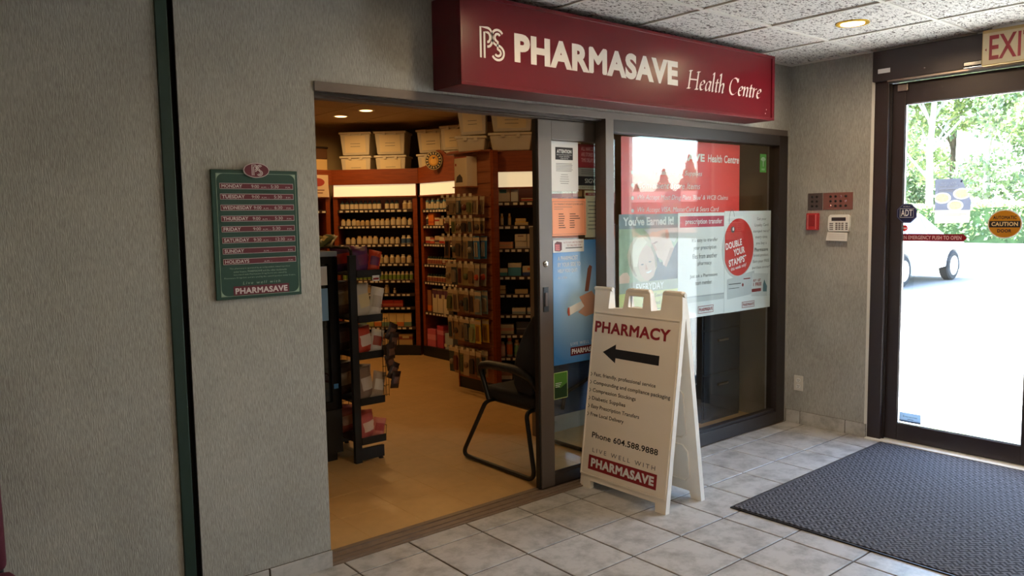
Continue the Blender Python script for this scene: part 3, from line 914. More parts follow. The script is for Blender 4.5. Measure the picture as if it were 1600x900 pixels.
shape('printed_box', M_signred, n3b, [(.012, .010), (.052, .006), (.066, .014), (.066, .056), (.030, .062), (.012, .050)])
shape('box_face', mat('print_pinkish', (214, 120, 124), .6), n3b, [(.016, .014), (.050, .011), (.050, .044), (.016, .046)], y=-.0008)
text('SUCCESS', M_signred, n3b, .018, .030, .03, .008, y=-.0011); text('BY STEPS', M_signred, n3b, .018, .018, .03, .008, y=-.0011)
text('BUTTS OUT, ARE YOU READY', M_inkred, n3b, .155, .048, .150, .010, align='c', res=2)
text('TO TAKE FIRST STEP', M_inkred, n3b, .160, .032, .110, .010, align='c', res=2)
panel('text_line', M_inkgrey, n3b, .095, .225, .020, .026)
n4 = sheet('sticker', 'small green and yellow gradient card low on the sliding door glass', 'sticker', .026, .497, .105, .150, YO - .003, mat('green_card', (74, 132, 44), .4))
bdm = MB()
for a in ((0, .105, 0, .003), (0, .105, .147, .150), (0, .003, 0, .150), (.102, .105, 0, .150)): bdm.box(a[0], a[1], -.0006, 0, a[2], a[3])
bdm.build('border_line', mat('card_rim', (198, 220, 150), .5), n4)
shape('printed_dark', mat('card_dark', (24, 62, 34), .4), n4, [(.003, .003), (.102, .003), (.102, .085), (.05, .06), (.003, .075)], y=-.0004)
for k in range(3): panel('text_line', M_paper, n4, .012, .06 - .008 * k, .088 - .010 * k, .091 - .010 * k, y=-.0009)
n5 = sheet('notice', 'red notice about narcotics beside the white notice on the sliding door', 'notice', .242, 1.792, .175, .130, YD + .004, mat('red_notice', (150, 28, 44), .5))
for k, s_ in enumerate(('ALL NARCOTICS', 'ARE STORED IN A', 'TIME DELAY SAFE')): text(s_, mat('red_notice_text', (214, 150, 150), .5), n5, .030, .094 - .032 * k, .135, .022, bold=.02)
n5b = sheet('notice', 'grey strip notice hung right under the red notice on the sliding door', 'notice', .242, 1.742, .175, .048, YD + .004, mat('grey_notice', (150, 150, 152), .5))
for k in range(3): panel('text_line', M_inkgrey, n5b, .03, .165, .034 - .011 * k, .038 - .011 * k)
n6 = sheet('notice', 'navy card with thin white capitals on the sliding door', 'notice', .236, 1.690, .180, .052, YD + .004, mat('navy_card', (22, 24, 42), .35))
text('SIGVARIS', M_paper, n6, .064, .014, .165, .025, res=3)
n6b = sheet('notice', 'pale strip with spaced capitals below the navy card on the sliding door', 'notice', .236, 1.668, .180, .022, YD + .004, mat('pale_card', (190, 184, 172), .5))
text('CERTIFIED FITTER', M_ink, n6b, .022, .006, .20, .010, space=1.3, res=2)
n7 = sheet('certificate', 'cream certificate with a red top band half hidden by the mullion', 'notice', .300, 1.395, .118, .266, YD + .004, mat('cream_paper', (222, 214, 188), .6))
panel('red_band', M_inkred, n7, .004, .118, .238, .254)
text('CERTIFICATE', M_paper, n7, .025, .242, .085, .008, y=-.0010, res=2)
for k in range(8): panel('text_line', M_inkgrey, n7, .02 + .006 * (k % 3), .110, .200 - .022 * k, .204 - .022 * k)

# ---- posters on the fixed window
M_redprint = mat('red_poster_print', (205, 58, 54), .3)
n8 = sheet('poster', 'large red poster with white italic service list across the window top', 'poster', .521, 1.505, 1.168, .468, .0390, M_redprint)
text('Health Centre', M_paper, n8, 1.158, .345, .34, .050, align='r', bold=.02, shear=.12)
text('PHARMASAVE', M_paper, n8, .785, .345, .60, .050, align='r', bold=.04)
for k, (s_, w) in enumerate((('Home Health Care Supplies', .62), ('Convenient Store Items', .60), ('We Accept Most Drug Plans \'Blue\' & WCB Claims', .90), ('We Accept VISA, MasterCard & Sears Card', .80))):
    z = .245 - .075 * k
    text(s_, M_paper, n8, .14, z, w, .040, shear=.25, res=2)
    shape('bullet_dot', M_paper, n8, ell(.098, z + .018, .012, .012, 14))
# couple poster
n9 = sheet('poster', 'window poster with an embracing smiling couple and green lower band', 'poster', .497, .857, .538, .666, .0365, M_paper)
panel('print_header', mat('print_slate', (112, 122, 128), .4), n9, 0, .538, .580, .666)
text('You\'ve Earned It!', M_paper, n9, .036, .598, .46, .052, y=-.0008, bold=.03, space=.92)
panel('print_backdrop', mat('print_foliage', (150, 168, 140), .5, var=.2, vscale=12), n9, 0, .538, .245, .580)
K = lambda pts: [(.538 * (a - 62) / 438.0, .580 - (b - 152) * (.335 / 398)) for a, b in pts]
mk = lambda nm, c: mat(nm, c, .5)
shape('printed_jacket', mk('print_navy', (62, 66, 84)), n9, K([(500, 250), (470, 300), (420, 400), (360, 400), (330, 330), (290, 450), (240, 545), (500, 548)]), y=-.0008)
shape('printed_man_face', mk('print_skin_man', (208, 180, 166)), n9, K([(270, 170), (330, 160), (420, 165), (440, 230), (470, 300), (440, 370), (408, 438), (385, 420), (380, 390), (340, 360), (318, 300), (290, 240)]), y=-.0011)
shape('printed_man_hair', mk('print_grey_hair', (190, 190, 190)), n9, K([(240, 158), (300, 153), (498, 153), (498, 220), (470, 260), (436, 240), (430, 190), (400, 160), (360, 170), (330, 180), (300, 176), (280, 200)]), y=-.0013)
shape('printed_man_ear', mk('print_skin_ear', (206, 156, 138)), n9, K([(402, 168), (418, 162), (428, 190), (424, 230), (410, 238), (402, 210)]), y=-.0016)
shape('printed_woman_hair', mk('print_blonde', (188, 176, 150)), n9, K([(205, 200), (250, 205), (290, 240), (320, 300), (334, 370), (336, 430), (310, 500), (250, 545), (200, 520), (160, 480), (128, 400), (118, 330), (140, 260), (170, 220)]), y=-.0015)
shape('printed_woman_face', mk('print_skin_woman', (202, 172, 156)), n9, K([(222, 300), (256, 268), (300, 300), (322, 360), (330, 430), (312, 490), (276, 525), (240, 515), (210, 470), (196, 410), (202, 350)]), y=-.0018)
shape('printed_hair_lock', mk('print_blonde_light', (212, 204, 184)), n9, K([(190, 220), (230, 212), (262, 250), (230, 290), (204, 340), (190, 420), (164, 420), (150, 340), (160, 270)]), y=-.0020)
shape('printed_smile', M_paper, n9, K([(254, 464), (280, 458), (296, 450), (292, 464), (272, 473), (258, 470)]), y=-.0022)
for (a, b) in ((226, 408), (282, 392)):
    shape('printed_eye', M_inkgrey, n9, K([(a - 12, b), (a, b - 7), (a + 14, b - 3), (a + 2, b + 5)]), y=-.0022)
shape('printed_nose', mk('print_skin_shade', (184, 136, 116)), n9, K([(252, 400), (262, 430), (268, 446), (250, 448)]), y=-.0022)
shape('printed_hand', mk('print_skin_hand', (220, 184, 164)), n9, K([(64, 480), (90, 456), (120, 456), (138, 490), (130, 548), (64, 548)]), y=-.0012)
shape('printed_man_jaw', mk('print_skin_jaw', (182, 150, 136)), n9, K([(470, 300), (440, 370), (408, 438), (392, 425), (420, 360), (440, 300)]), y=-.0016)
shape('printed_man_brow', mk('print_brow', (150, 112, 98)), n9, K([(300, 262), (330, 246), (346, 250), (318, 266)]), y=-.0016)
shape('printed_man_nose', mk('print_skin_tip', (196, 148, 128)), n9, K([(292, 250), (306, 300), (330, 318), (338, 306), (316, 270)]), y=-.0016)
shape('printed_hair_strand', mk('print_blonde_dark', (146, 132, 106)), n9, K([(300, 260), (326, 320), (338, 420), (326, 440), (316, 350), (290, 290)]), y=-.0021)
shape('printed_hair_strand', mk('print_blonde_dark', (146, 132, 106)), n9, K([(140, 300), (150, 400), (190, 490), (176, 488), (136, 410)]), y=-.0021)
def greenband():
    return mat('print_yellowgreen', (196, 196, 120), .5)
panel('print_lower_band', greenband(), n9, 0, .538, 0, .245)
panel('print_mid_band', mat('print_sage', (150, 156, 140), .5), n9, 0, .538, .200, .262, y=-.0026)
text('EVERYDAY', M_paper, n9, .145, .208, .255, .044, y=-.0034, bold=.02)
text('1000+ Savings', M_inkgrey, n9, .20, .155, .24, .030, y=-.0010)
text('on selected items', M_inkgrey, n9, .20, .115, .26, .024, y=-.0010, res=2)
for k in range(5): panel('text_line', M_inkgrey, n9, .13, .40 - .03 * (k % 2), .085 - .018 * k, .089 - .018 * k, y=-.0010)
# transfer poster
n10 = sheet('poster', 'white window poster headed prescription transfer in a red bar', 'poster', 1.037, .855, .484, .672, .0365, M_paper)
hb2 = panel('heading_bar', mat('crimson_print', (172, 28, 60), .4), n10, .018, .478, .580, .650)
text('prescription transfer', M_paper, hb2, .265, .590, .385, .044, y=-.0012, align='c', bold=.012)
for k, (s_, w) in enumerate((('It\'s easy to transfer', .27), ('your prescription', .24), ('files from another', .26), ('pharmacy.', .15))):
    text(s_, M_inkgrey, n10, .275, .478 - .050 * k, w, .032, align='c', res=2)
for k, (s_, w) in enumerate((('Just ask a Pharmasave', .29), ('team member.', .18))):
    text(s_, M_inkgrey, n10, .265, .250 - .042 * k, w, .028, align='c', res=2)
panel('grey_band', mat('print_lightgrey', (190, 192, 194), .5), n10, 0, .484, .098, .130)
panel('grey_band', mat('print_midgrey', (168, 170, 174), .5), n10, 0, .484, .130, .139)
def mini_logo(par, x, z, w, h):
    q = panel('logo_frame', M_inkred, par, x, x + w, z, z + h)
    panel('logo_field', M_paper, q, x + .004, x + w - .004, z + .004, z + h - .004, y=-.0008)
    text('PHARMASAVE', M_inkred, q, x + w / 2, z + h * .26, w * .88, h * .5, y=-.0012, align='c', bold=.05)
mini_logo(n10, .205, .020, .165, .048)
# loyalty poster
n11 = sheet('poster', 'white window poster with a big round red tag for loyalty stamps', 'poster', 1.523, .853, .546, .682, .0365, M_paper)
shape('tag_shadow', mat('print_shadowgrey', (196, 196, 198), .5), n11, ell(.150, .420, .180, .192, 40)[0:40], y=-.0004)
tg = shape('red_tag', mat('print_tagred', (190, 34, 34), .35), n11, [(max(.004, a), b) for a, b in ell(.160, .438, .176, .194, 44)], y=-.0010)
a_ = MB(); ribbon(a_, arc(.080, .62, .030, .07, 200, 20, 10), .004, -.0012); a_.build('tag_string', M_inkgrey, n11)
shape('tag_eyelet', M_inkgrey, tg, ell(.092, .558, .022, .022, 18), y=-.0014)
shape('eyelet_shine', M_paper, tg, ell(.096, .562, .009, .012, 12), y=-.0018)
for k, (s_, x, z, w, h) in enumerate((('DOUBLE', .016, .452, .185, .046), ('YOUR', .105, .408, .130, .046), ('STAMPS*', .052, .338, .205, .048))):
    o = text(s_, M_paper, tg, 0, 0, w, h, y=-.0015, bold=.035)
    o.location = (x, 0, z - .03); o.rotation_euler = (0, R(-9), 0)
o = text('this week only!', M_paper, tg, 0, 0, .18, .030, y=-.0015, bold=.01); o.location = (.075, 0, .272); o.rotation_euler = (0, R(-9), 0)
for k, (s_, w) in enumerate((('Get your', .115), ('Loyalty Card', .165), ('stamped twice*', .20), ('every time', .145), ('you buy a', .13), ('Pharmasave', .165), ('brand product.', .185), ('Earn your FREE', .20), ('purchase sooner!', .215))):
    text(s_, M_inkgrey, n11, .430, .610 - .042 * k, w, .026, align='c', res=2, bold=.02 if k == 5 else 0)
for k in range(2): panel('text_line', M_inkgrey, n11, .34 + .02 * k, .52 - .02 * k, .236 - .016 * k, .239 - .016 * k)
cd = shape('printed_card', mat('print_cardgrey', (192, 196, 200), .5), n11, [(.034, .090), (.335, .108), (.350, .270), (.030, .225)])
panel('text_line', M_inkgrey, cd, .05, .19, .188, .194, y=-.0012); panel('text_line', M_inkred, cd, .22, .30, .215, .222, y=-.0012); panel('text_line', M_inkgrey, cd, .05, .17, .160, .164, y=-.0012)
shape('card_heart', M_inkred, cd, ell(.212, .178, .010, .012, 12), y=-.0012)
cd2 = shape('printed_card', mat('print_cardgrey2', (206, 208, 210), .5), n11, [(.312, .092), (.508, .080), (.516, .240), (.322, .252)], y=-.0016)
text('BUY 1 GET', M_inkred, cd2, .335, .190, .09, .018, y=-.0022, bold=.03); text('1 FREE', M_inkred, cd2, .335, .160, .10, .024, y=-.0022, bold=.04)
panel('red_band', M_inkred, cd2, .318, .43, .120, .142, y=-.0022)
shape('printed_figure', mat('print_teal', (70, 110, 120), .5), cd2, [(.455, .115), (.500, .112), (.505, .15), (.485, .175), (.470, .20), (.455, .165)], y=-.0022)
mini_logo(n11, .205, .018, .150, .042)
# wifi sticker
n12 = sheet('sticker', 'tiny green wireless internet sticker in the window\'s upper right corner', 'sticker', 1.925, 1.80, .078, .125, .0365, mat('green_sticker', (72, 150, 50), .4))
a_ = MB()
for r_ in (.012, .022, .031): ribbon(a_, arc(.039, .070, r_, r_, 150, 30, 8), .005, -.0008)
ribbon(a_, [(.039, .040), (.039, .074)], .006, -.0008); a_.build('signal_arcs', M_paper, n12)
text('WiFi', M_paper, n12, .039, .012, .04, .014, align='c')

# ---- on the wall beside the entrance door (faces -X)
def rwall(name, label, cat, y, z, x=XR):
    return thing(name, label, cat, (x, y, z), R(-90))
M_plate = mat('copper_steel', (148, 106, 98), .35, metal=.5)
sp1 = rwall('switch_plate', 'small dark steel key switch plate on the wall by the entrance', 'switch', -.148, 1.534)
MB().box(0, .108, -.006, 0, 0, .116).build('plate', mat('dim_steel', (108, 98, 96), .35, metal=.6), sp1, bevel=.002)
sp2 = rwall('switch_plate', 'wide copper-toned switch plate with four key columns by the entrance', 'switch', -.262, 1.533)
MB().box(0, .210, -.006, 0, 0, .116).build('plate', M_plate, sp2, bevel=.002)
for sp, cols, x0, dx in ((sp1, 2, .034, .034), (sp2, 4, .055, .036)):
    for c in range(cols):
        for r_ in range(3):
            MB().lathe([(.0085, 0), (.0085, -.004), (.006, -.006), (.002, -.006)], 10, (x0 + dx * c, -.006, .026 + .032 * r_), axis='y').build('key_switch', M_chrome if (c + r_) % 4 == 0 and sp is sp2 else M_black, sp, smooth=40)
    wd = .108 if sp is sp1 else .210
    for (a, b) in ((.008, .010), (wd - .008, .010), (.008, .106), (wd - .008, .106)):
        MB().lathe([(.003, 0), (.002, -.002)], 8, (a, -.006, b), axis='y').build('screw', M_chrome, sp)
fa = rwall('alarm_box', 'small bright red alarm box under the steel switch plate', 'alarm', -.150, 1.395)
M_alarm = mat('alarm_red', (186, 44, 48), .4)
MB().box(0, .086, -.028, 0, 0, .117).build('housing', M_alarm, fa, bevel=.004)
MB().box(.020, .064, -.033, -.027, .028, .105).build('pull_cover', mat('alarm_red_deep', (150, 26, 32), .4), fa, bevel=.003)
for x in (.012, .070): MB().box(x, x + .005, -.031, -.027, .008, .108).build('ridge', mat('alarm_pink', (220, 130, 126), .4), fa)
kp = rwall('alarm_keypad', 'white alarm keypad with screen and flap hanging open', 'keypad', -.311, 1.386)
MB().prism([(.004, 0), (.145, 0), (.152, .03), (.152, .098), (.140, .113), (.012, .113), (0, .098), (-.004, .03)], -.026, 0, 'y').build('housing', M_white, kp, bevel=.004)
MB().box(.026, .126, -.0275, -.0255, .071, .095).build('screen', mat('lcd', (66, 60, 64), .2), kp)
for r_ in range(4):
    MB().box(.012, .038, -.0285, -.0255, .012 + .013 * r_, .018 + .013 * r_).build('button', mat('button_grey', (120, 112, 110), .5), kp)
    for c in range(4):
        xx = .055 + .021 * c + (.008 if c == 3 else 0)
        MB().box(xx, xx + .014, -.0285, -.0255, .011 + .013 * r_, .020 + .013 * r_).build('button', mat('button_grey', (120, 112, 110), .5), kp)
fl_ = MB().prism([(-.012, -.062), (.140, -.066), (.142, -.008), (0, -.004)], -.030, -.024, 'y').build('flap', M_white, kp, bevel=.001)
for k in range(3): panel('text_line', mat('faint_print', (190, 186, 182), .6), fl_, .01, .125, -.020 - .013 * k, -.018 - .013 * k, y=-.031)
ol = rwall('wall_outlet', 'white double power socket low on the wall by the entrance', 'outlet', -.064, .240)
MB().box(0, .070, -.006, 0, 0, .110).build('plate', mat('ivory', (214, 208, 196), .5), ol, bevel=.003)
for z in (.020, .062):
    s0 = MB().prism(ell(.035, z + .014, .017, .016, 16), -.009, -.005, 'y').build('socket', M_white, ol)
    for x in (.028, .040): MB().box(x, x + .003, -.0095, -.0085, z + .012, z + .022).build('slot', M_ink, s0)
    MB().lathe([(.003, 0), (.003, -.0006)], 8, (.0355, -.009, z + .005), axis='y').build('slot', M_ink, s0)

# ---- stickers on the entrance door glass (face -X): thin print that lets daylight through
def thin(name, c, k=.5):
    if name in MATS: return MATS[name]
    m, nt, b = nodes_of(name, c, .5)
    tl = nt.nodes.new('ShaderNodeBsdfTranslucent'); tl.inputs[0].default_value = rgb(*c)
    mx = nt.nodes.new('ShaderNodeMixShader'); mx.inputs[0].default_value = k
    nt.links.new(b.outputs[0], mx.inputs[1]); nt.links.new(tl.outputs[0], mx.inputs[2])
    nt.links.new(mx.outputs[0], nt.nodes['Material Output'].inputs[0])
    return m
XD = 2.3025
st1 = rwall('sticker', 'navy octagonal security sticker with white letters on the entrance door', 'sticker', -.742, 1.438, XD - .022)
st1.location.x = 2.2805
oc = [(.066 + .068 * math.cos(R(22.5 + 45 * k)), .064 + .066 * math.sin(R(22.5 + 45 * k))) for k in range(8)]
MB().prism(oc, -.001, 0, 'y').build('octagon', thin('adt_navy', (40, 44, 84)), st1)
oi_ = [(.066 + (a - .066) * .92, .064 + (b - .064) * .92) for a, b in oc]
a_ = MB(); ribbon(a_, oi_ + [oi_[0]], .002, -.0015); a_.build('rim_line', mat('navy_light', (130, 134, 170), .4), st1)
text('ADT', M_paper, st1, .066, .046, .072, .042, y=-.0016, align='c', bold=.02)
a_ = MB(); ribbon(a_, [(.024, .038), (.108, .038), (.108, .094), (.024, .094), (.024, .037)], .0025, -.0015); a_.build('frame_line', M_paper, st1)
text('SECURED BY', M_paper, st1, .066, .104, .045, .007, y=-.0016, align='c', res=1)
st2 = rwall('sticker', 'long dark red arrow strip reading push to open on the entrance door', 'sticker', -.748, 1.324, XD - .002)
MB().prism([(.0, .023), (.020, .046), (.394, .046), (.416, .023), (.394, 0), (.020, 0)], -.001, 0, 'y').build('strip', thin('strip_red', (126, 24, 44)), st2)
text('IN EMERGENCY PUSH TO OPEN', mat('strip_text', (226, 190, 196), .4), st2, .208, .011, .350, .024, y=-.0016, align='c', bold=.015)
st3 = rwall('sticker', 'round yellow automatic door warning sticker on the entrance door', 'sticker', -1.365, 1.431, XD - .002)
MB().prism(ell(0, 0, .092, .085, 40), -.001, 0, 'y').build('disc', M_paper, st3)
MB().prism(ell(0, 0, .086, .079, 40), -.0016, -.0008, 'y').build('yellow_disc', thin('caution_yellow', (222, 164, 40), .6), st3)
panel('black_bar', M_ink, st3, -.082, .082, -.020, .018, y=-.0022)
text('AUTOMATIC', M_ink, st3, 0, .028, .125, .020, y=-.0024, align='c', bold=.03)
text('CAUTION', mat('caution_text', (224, 196, 140), .4), st3, 0, -.012, .140, .024, y=-.0028, align='c', bold=.03)
text('DOOR', M_ink, st3, 0, -.050, .075, .020, y=-.0024, align='c', bold=.03)
st4 = rwall('flyer', 'grey-blue flyer with three food bowls taped outside the entrance door', 'flyer', -.962, 1.435, 2.312)
def flyermat():
    """flat print: a grey-blue field with three pale oval bowls over a cream foot, thin enough to glow against the light"""
    m, nt, b = nodes_of('flyer_print', (200, 200, 200), .6)
    tc = nt.nodes.new('ShaderNodeTexCoord'); sx = nt.nodes.new('ShaderNodeSeparateXYZ'); nt.links.new(tc.outputs['Object'], sx.inputs[0])
    def mth(op, a, c):
        q = nt.nodes.new('ShaderNodeMath'); q.operation = op
        for i, t in enumerate((a, c)):
            if isinstance(t, (int, float)): q.inputs[i].default_value = t
            else: nt.links.new(t, q.inputs[i])
        return q.outputs[0]
    def mix(f, c0, c1):
        q = nt.nodes.new('ShaderNodeMix'); q.data_type = 'RGBA'
        nt.links.new(f, q.inputs[0])
        for i, c in ((6, c0), (7, c1)):
            if isinstance(c, tuple): q.inputs[i].default_value = c
            else: nt.links.new(c, q.inputs[i])
        return q.outputs[2]
    col = mix(mth('GREATER_THAN', sx.outputs[2], .082), rgb(228, 222, 208), rgb(166, 168, 178))
    n = nt.nodes.new('ShaderNodeTexNoise'); n.inputs['Scale'].default_value = 90; nt.links.new(tc.outputs['Object'], n.inputs['Vector'])
    food = mix(n.outputs['Fac'], rgb(186, 176, 150), rgb(226, 222, 206))
    for (a_, b_, rx, rz) in ((.046, .158, .050, .034), (.158, .182, .050, .034), (.122, .110, .046, .034)):
        d = mth('ADD', mth('POWER', mth('ABSOLUTE', mth('DIVIDE', mth('SUBTRACT', sx.outputs[0], a_), rx), 0), 2), mth('POWER', mth('ABSOLUTE', mth('DIVIDE', mth('SUBTRACT', sx.outputs[2], b_), rz), 0), 2))
        col = mix(mth('LESS_THAN', d, 1.0), col, rgb(238, 235, 222))
        col = mix(mth('LESS_THAN', d, .62), col, food)
    nt.links.new(col, b.inputs['Base Color'])
    tl = nt.nodes.new('ShaderNodeBsdfTranslucent'); nt.links.new(col, tl.inputs[0])
    mx = nt.nodes.new('ShaderNodeMixShader'); mx.inputs[0].default_value = .55
    nt.links.new(b.outputs[0], mx.inputs[1]); nt.links.new(tl.outputs[0], mx.inputs[2]); nt.links.new(mx.outputs[0], nt.nodes['Material Output'].inputs[0])
    return m
MB().prism([(.004, 0), (.205, .006), (.212, .138), (.152, .276), (.0, .276)], 0, .0004, 'y').build('paper', flyermat(), st4)
text('Try Our', M_paper, st4, .030, .240, .10, .016, y=-.0009, mirror=True, shear=.1); text('Noodle Bowls', M_paper, st4, .022, .222, .11, .014, y=-.0009, mirror=True)
for k in range(2): panel('text_line', M_paper, st4, .025, .14 - .03 * k, .208 - .010 * k, .211 - .010 * k, y=-.0009)
panel('text_line', M_inkgrey, st4, .02, .19, .056, .058); panel('text_line', M_inkgrey, st4, .02, .16, .048, .050)
shape('tape', mat('tape_navy', (50, 60, 110), .4), st4, [(.148, .262), (.162, .268), (.156, .250), (.148, .252)], y=-.001)
st5 = rwall('sticker', 'small pale blue maker\'s sticker in the door\'s bottom corner', 'sticker', -.790, .130, XD - .002)
MB().box(.0, .135, -.001, 0, .008, .072).build('paper', thin('sticker_blue', (168, 186, 202)), st5)
panel('blue_band', thin('sticker_band', (110, 134, 166)), st5, 0, .135, .008, .020, y=-.0015)
text('Entrances', M_inkgrey, st5, .068, .040, .09, .013, y=-.0016, align='c'); panel('text_line', M_inkgrey, st5, .05, .09, .028, .031, y=-.0015)
st6 = rwall('sticker', 'tiny round red stop sticker under the octagonal sticker', 'sticker', -.789, 1.406, XD - .002)
MB().prism(ell(0, 0, .018, .019, 20), -.001, 0, 'y').build('disc', thin('stop_red', (206, 70, 60)), st6)
panel('white_bar', M_paper, st6, -.013, .013, -.004, .004, y=-.0016)

# ---- exit sign hanging from the ceiling in front of the operator box
ex = thing('exit_sign', 'cream exit sign with large red capitals above the entrance door', 'sign', (2.15, -1.262, 2.340), R(-90))
M_cream = mat('exit_cream', (224, 206, 168), .45)
MB().box(0, .345, -.0, .030, .0, .200).build('housing', mat('exit_body', (206, 176, 116), .5), ex, bevel=.004)
MB().box(.006, .339, -.004, .001, .006, .180).build('face', M_cream, ex)
text('EXIT', mat('exit_red', (156, 40, 46), .45), ex, .160, .028, .240, .136, y=-.006, align='c', bold=.015, res=3)
MB().prism([(.018, .088), (.026, .096), (.026, .080)], -.0065, -.004, 'y').build('arrow_mark', mat('exit_red', (156, 40, 46), .45), ex)
MB().box(.05, .30, .0, .028, .198, .216).build('ceiling_canopy', M_whitepaint, ex)
tr_ = thing('door_sensor', 'black motion sensor bar with bright lower edge under the exit sign', 'sensor', (2.19, -1.16, 2.350), R(-90))
MB().box(0, .34, -.035, 0, 0, .030).build('housing', M_blackgloss, tr_, bevel=.006)
MB().tube([(.004, -.032, -.004), (.336, -.032, -.004)], .004, 8).build('lens_edge', M_chrome, tr_, smooth=50)

# ================================================================== THE SHOP
M_lamp = mat('lit_diffuser', (250, 235, 190), .5, emit=(1.0, .82, .50), estr=TUBE)
M_tag = mat('price_tag', (216, 206, 186), .6)
class Bay:
    pass
def bay(label, loc, rotz, w, d, shelves, group, arch=False, kick=.11):
    b = Bay(); b.loc = Vector((*loc, 0)); b.rz = rotz; b.w = w; b.d = d; b.sh = shelves
    t = thing('shelf_bay', label, 'shelving', b.loc, rotz, group)
    b.t = t
    for x0 in (0, w - .05):
        MB().box(x0, x0 + .05, 0, d, 0, 2.06).build('upright', M_cherry, t)
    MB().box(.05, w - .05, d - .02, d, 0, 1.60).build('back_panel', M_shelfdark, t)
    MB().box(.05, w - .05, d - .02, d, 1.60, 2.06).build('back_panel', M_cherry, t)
    MB().box(0, w, -.004, .0, 0, kick).build('kick_plate', M_black, t)
    MB().box(.05, w - .05, 0, d - .02, 0, kick).build('base', M_shelfdark, t)
    MB().box(.05, w - .05, 0, d - .02, 1.90, 1.92).build('top_board', M_cherry, t)
    if arch:
        top = [(w, 1.902), (w, 2.085)] + [(.31 + .19 + .0, 2.085)]
        pts = [(-.02, 1.902), (w, 1.902), (w, 2.20), (.62, 2.20)] + [(.40 + .17 * math.cos(R(a)), 2.09 + .145 * math.sin(R(a))) for a in range(40, 156, 12)]
        pts += [(.20, 2.105), (.14, 2.082), (.06, 2.072), (-.02, 2.070)]
        MB().prism(pts, -.022, -.002, 'y').build('header_board', M_cherry, t)
    else:
        MB().box(-.02, w + .02, -.022, -.002, 1.902, 2.066).build('header_board', M_cherry, t)
    dfm = MB().prism([(-.010, 1.772), (.004, 1.772), (.004, 1.900), (-.004, 1.900)], .012, w - .012, 'x').build('light_diffuser', M_lamp, t)
    MB().box(0, w, -.016, .03, 1.758, 1.772).build('light_rail', M_cherry, t)
    for z in shelves:
        s = MB().box(.05, w - .05, .0, d - .02, z - .012, z).build('shelf', M_shelfdark, t)
        MB().box(.05, w - .05, -.012, .0, z - .026, z + .006).build('price_rail', M_shelfdark, s)
        tg = MB(); x = .075
        while x < w - .1:
            ww = random.uniform(.030, .042)
            tg.box(x, x + ww, -.0135, -.012, z - .024, z - .004); x += ww + random.uniform(.012, .035)
        tg.build('price_tags', M_tag, s)['kind'] = 'stuff'
    return b
D45 = R(-45)
bays_group = 'cherry shelf bays round the shop wall'
b1 = bay('cherry shelf bay in the far corner with rows of pale bottles', (1.18, 4.93), D45, .945, .36, [1.622, 1.446, 1.241, 1.027, .841, .691, .541, .318], bays_group)
b2 = bay('cherry shelf bay whose arched header carries a round emblem', (1.872, 4.235), R(-90), 1.0, .36, [1.612, 1.440, 1.243, 1.020, .828, .494], bays_group, arch=True)
b3 = bay('cherry shelf bay with boxed goods behind the dark armchair', (1.262, 2.225), D45, .95, .33, [1.645, 1.444, 1.247, 1.011, .857, .680, .507, .31], bays_group)
b0 = bay('cherry shelf bay against the back wall left of the corner bay', (.12, 4.93), 0, 1.02, .36, [1.622, 1.30, 1.02, .70, .40], bays_group)
# round emblem on the arched header
NV = mat('emblem_navy', (36, 30, 34), .5); CRE = mat('emblem_cream', (214, 190, 130), .5)
em = MB().lathe([(.100, 0), (.100, -.010)], 36, (0, 0, 0), axis='y').lathe([(.03, .03), (.03, 0)], 12, (0, 0, 0), axis='y').build('emblem', NV, b2.t, (.40, -.075, 2.122), (0, 0, R(32)))
MB().lathe([(.097, 0), (.094, -.002)], 36, (0, -.010, 0), axis='y').build('emblem_rim', CRE, em)
MB().lathe([(.091, 0), (.089, -.002)], 36, (0, -.012, 0), axis='y').build('emblem_band', NV, em)
MB().lathe([(.058, 0), (.056, -.002)], 30, (0, -.014, 0), axis='y').build('emblem_disc', mat('emblem_gold', (206, 148, 40), .5), em)
shape('emblem_fruit', mat('emblem_orange', (232, 176, 70), .5), em, ell(0, -.010, .036, .033, 20), y=-.0175)
shape('emblem_leaf', NV, em, [(-.004, .016), (.004, .016), (.023, .038), (0, .032), (-.011, .041)], y=-.0178)
for k in range(16):
    a = 2 * math.pi * k / 16
    o = panel('emblem_letter', CRE, em, -.006, .006, -.009, .009, y=0)
    o.location = (.074 * math.cos(a), -.0152, .074 * math.sin(a)); o.rotation_euler = (0, math.pi / 2 - a, 0)

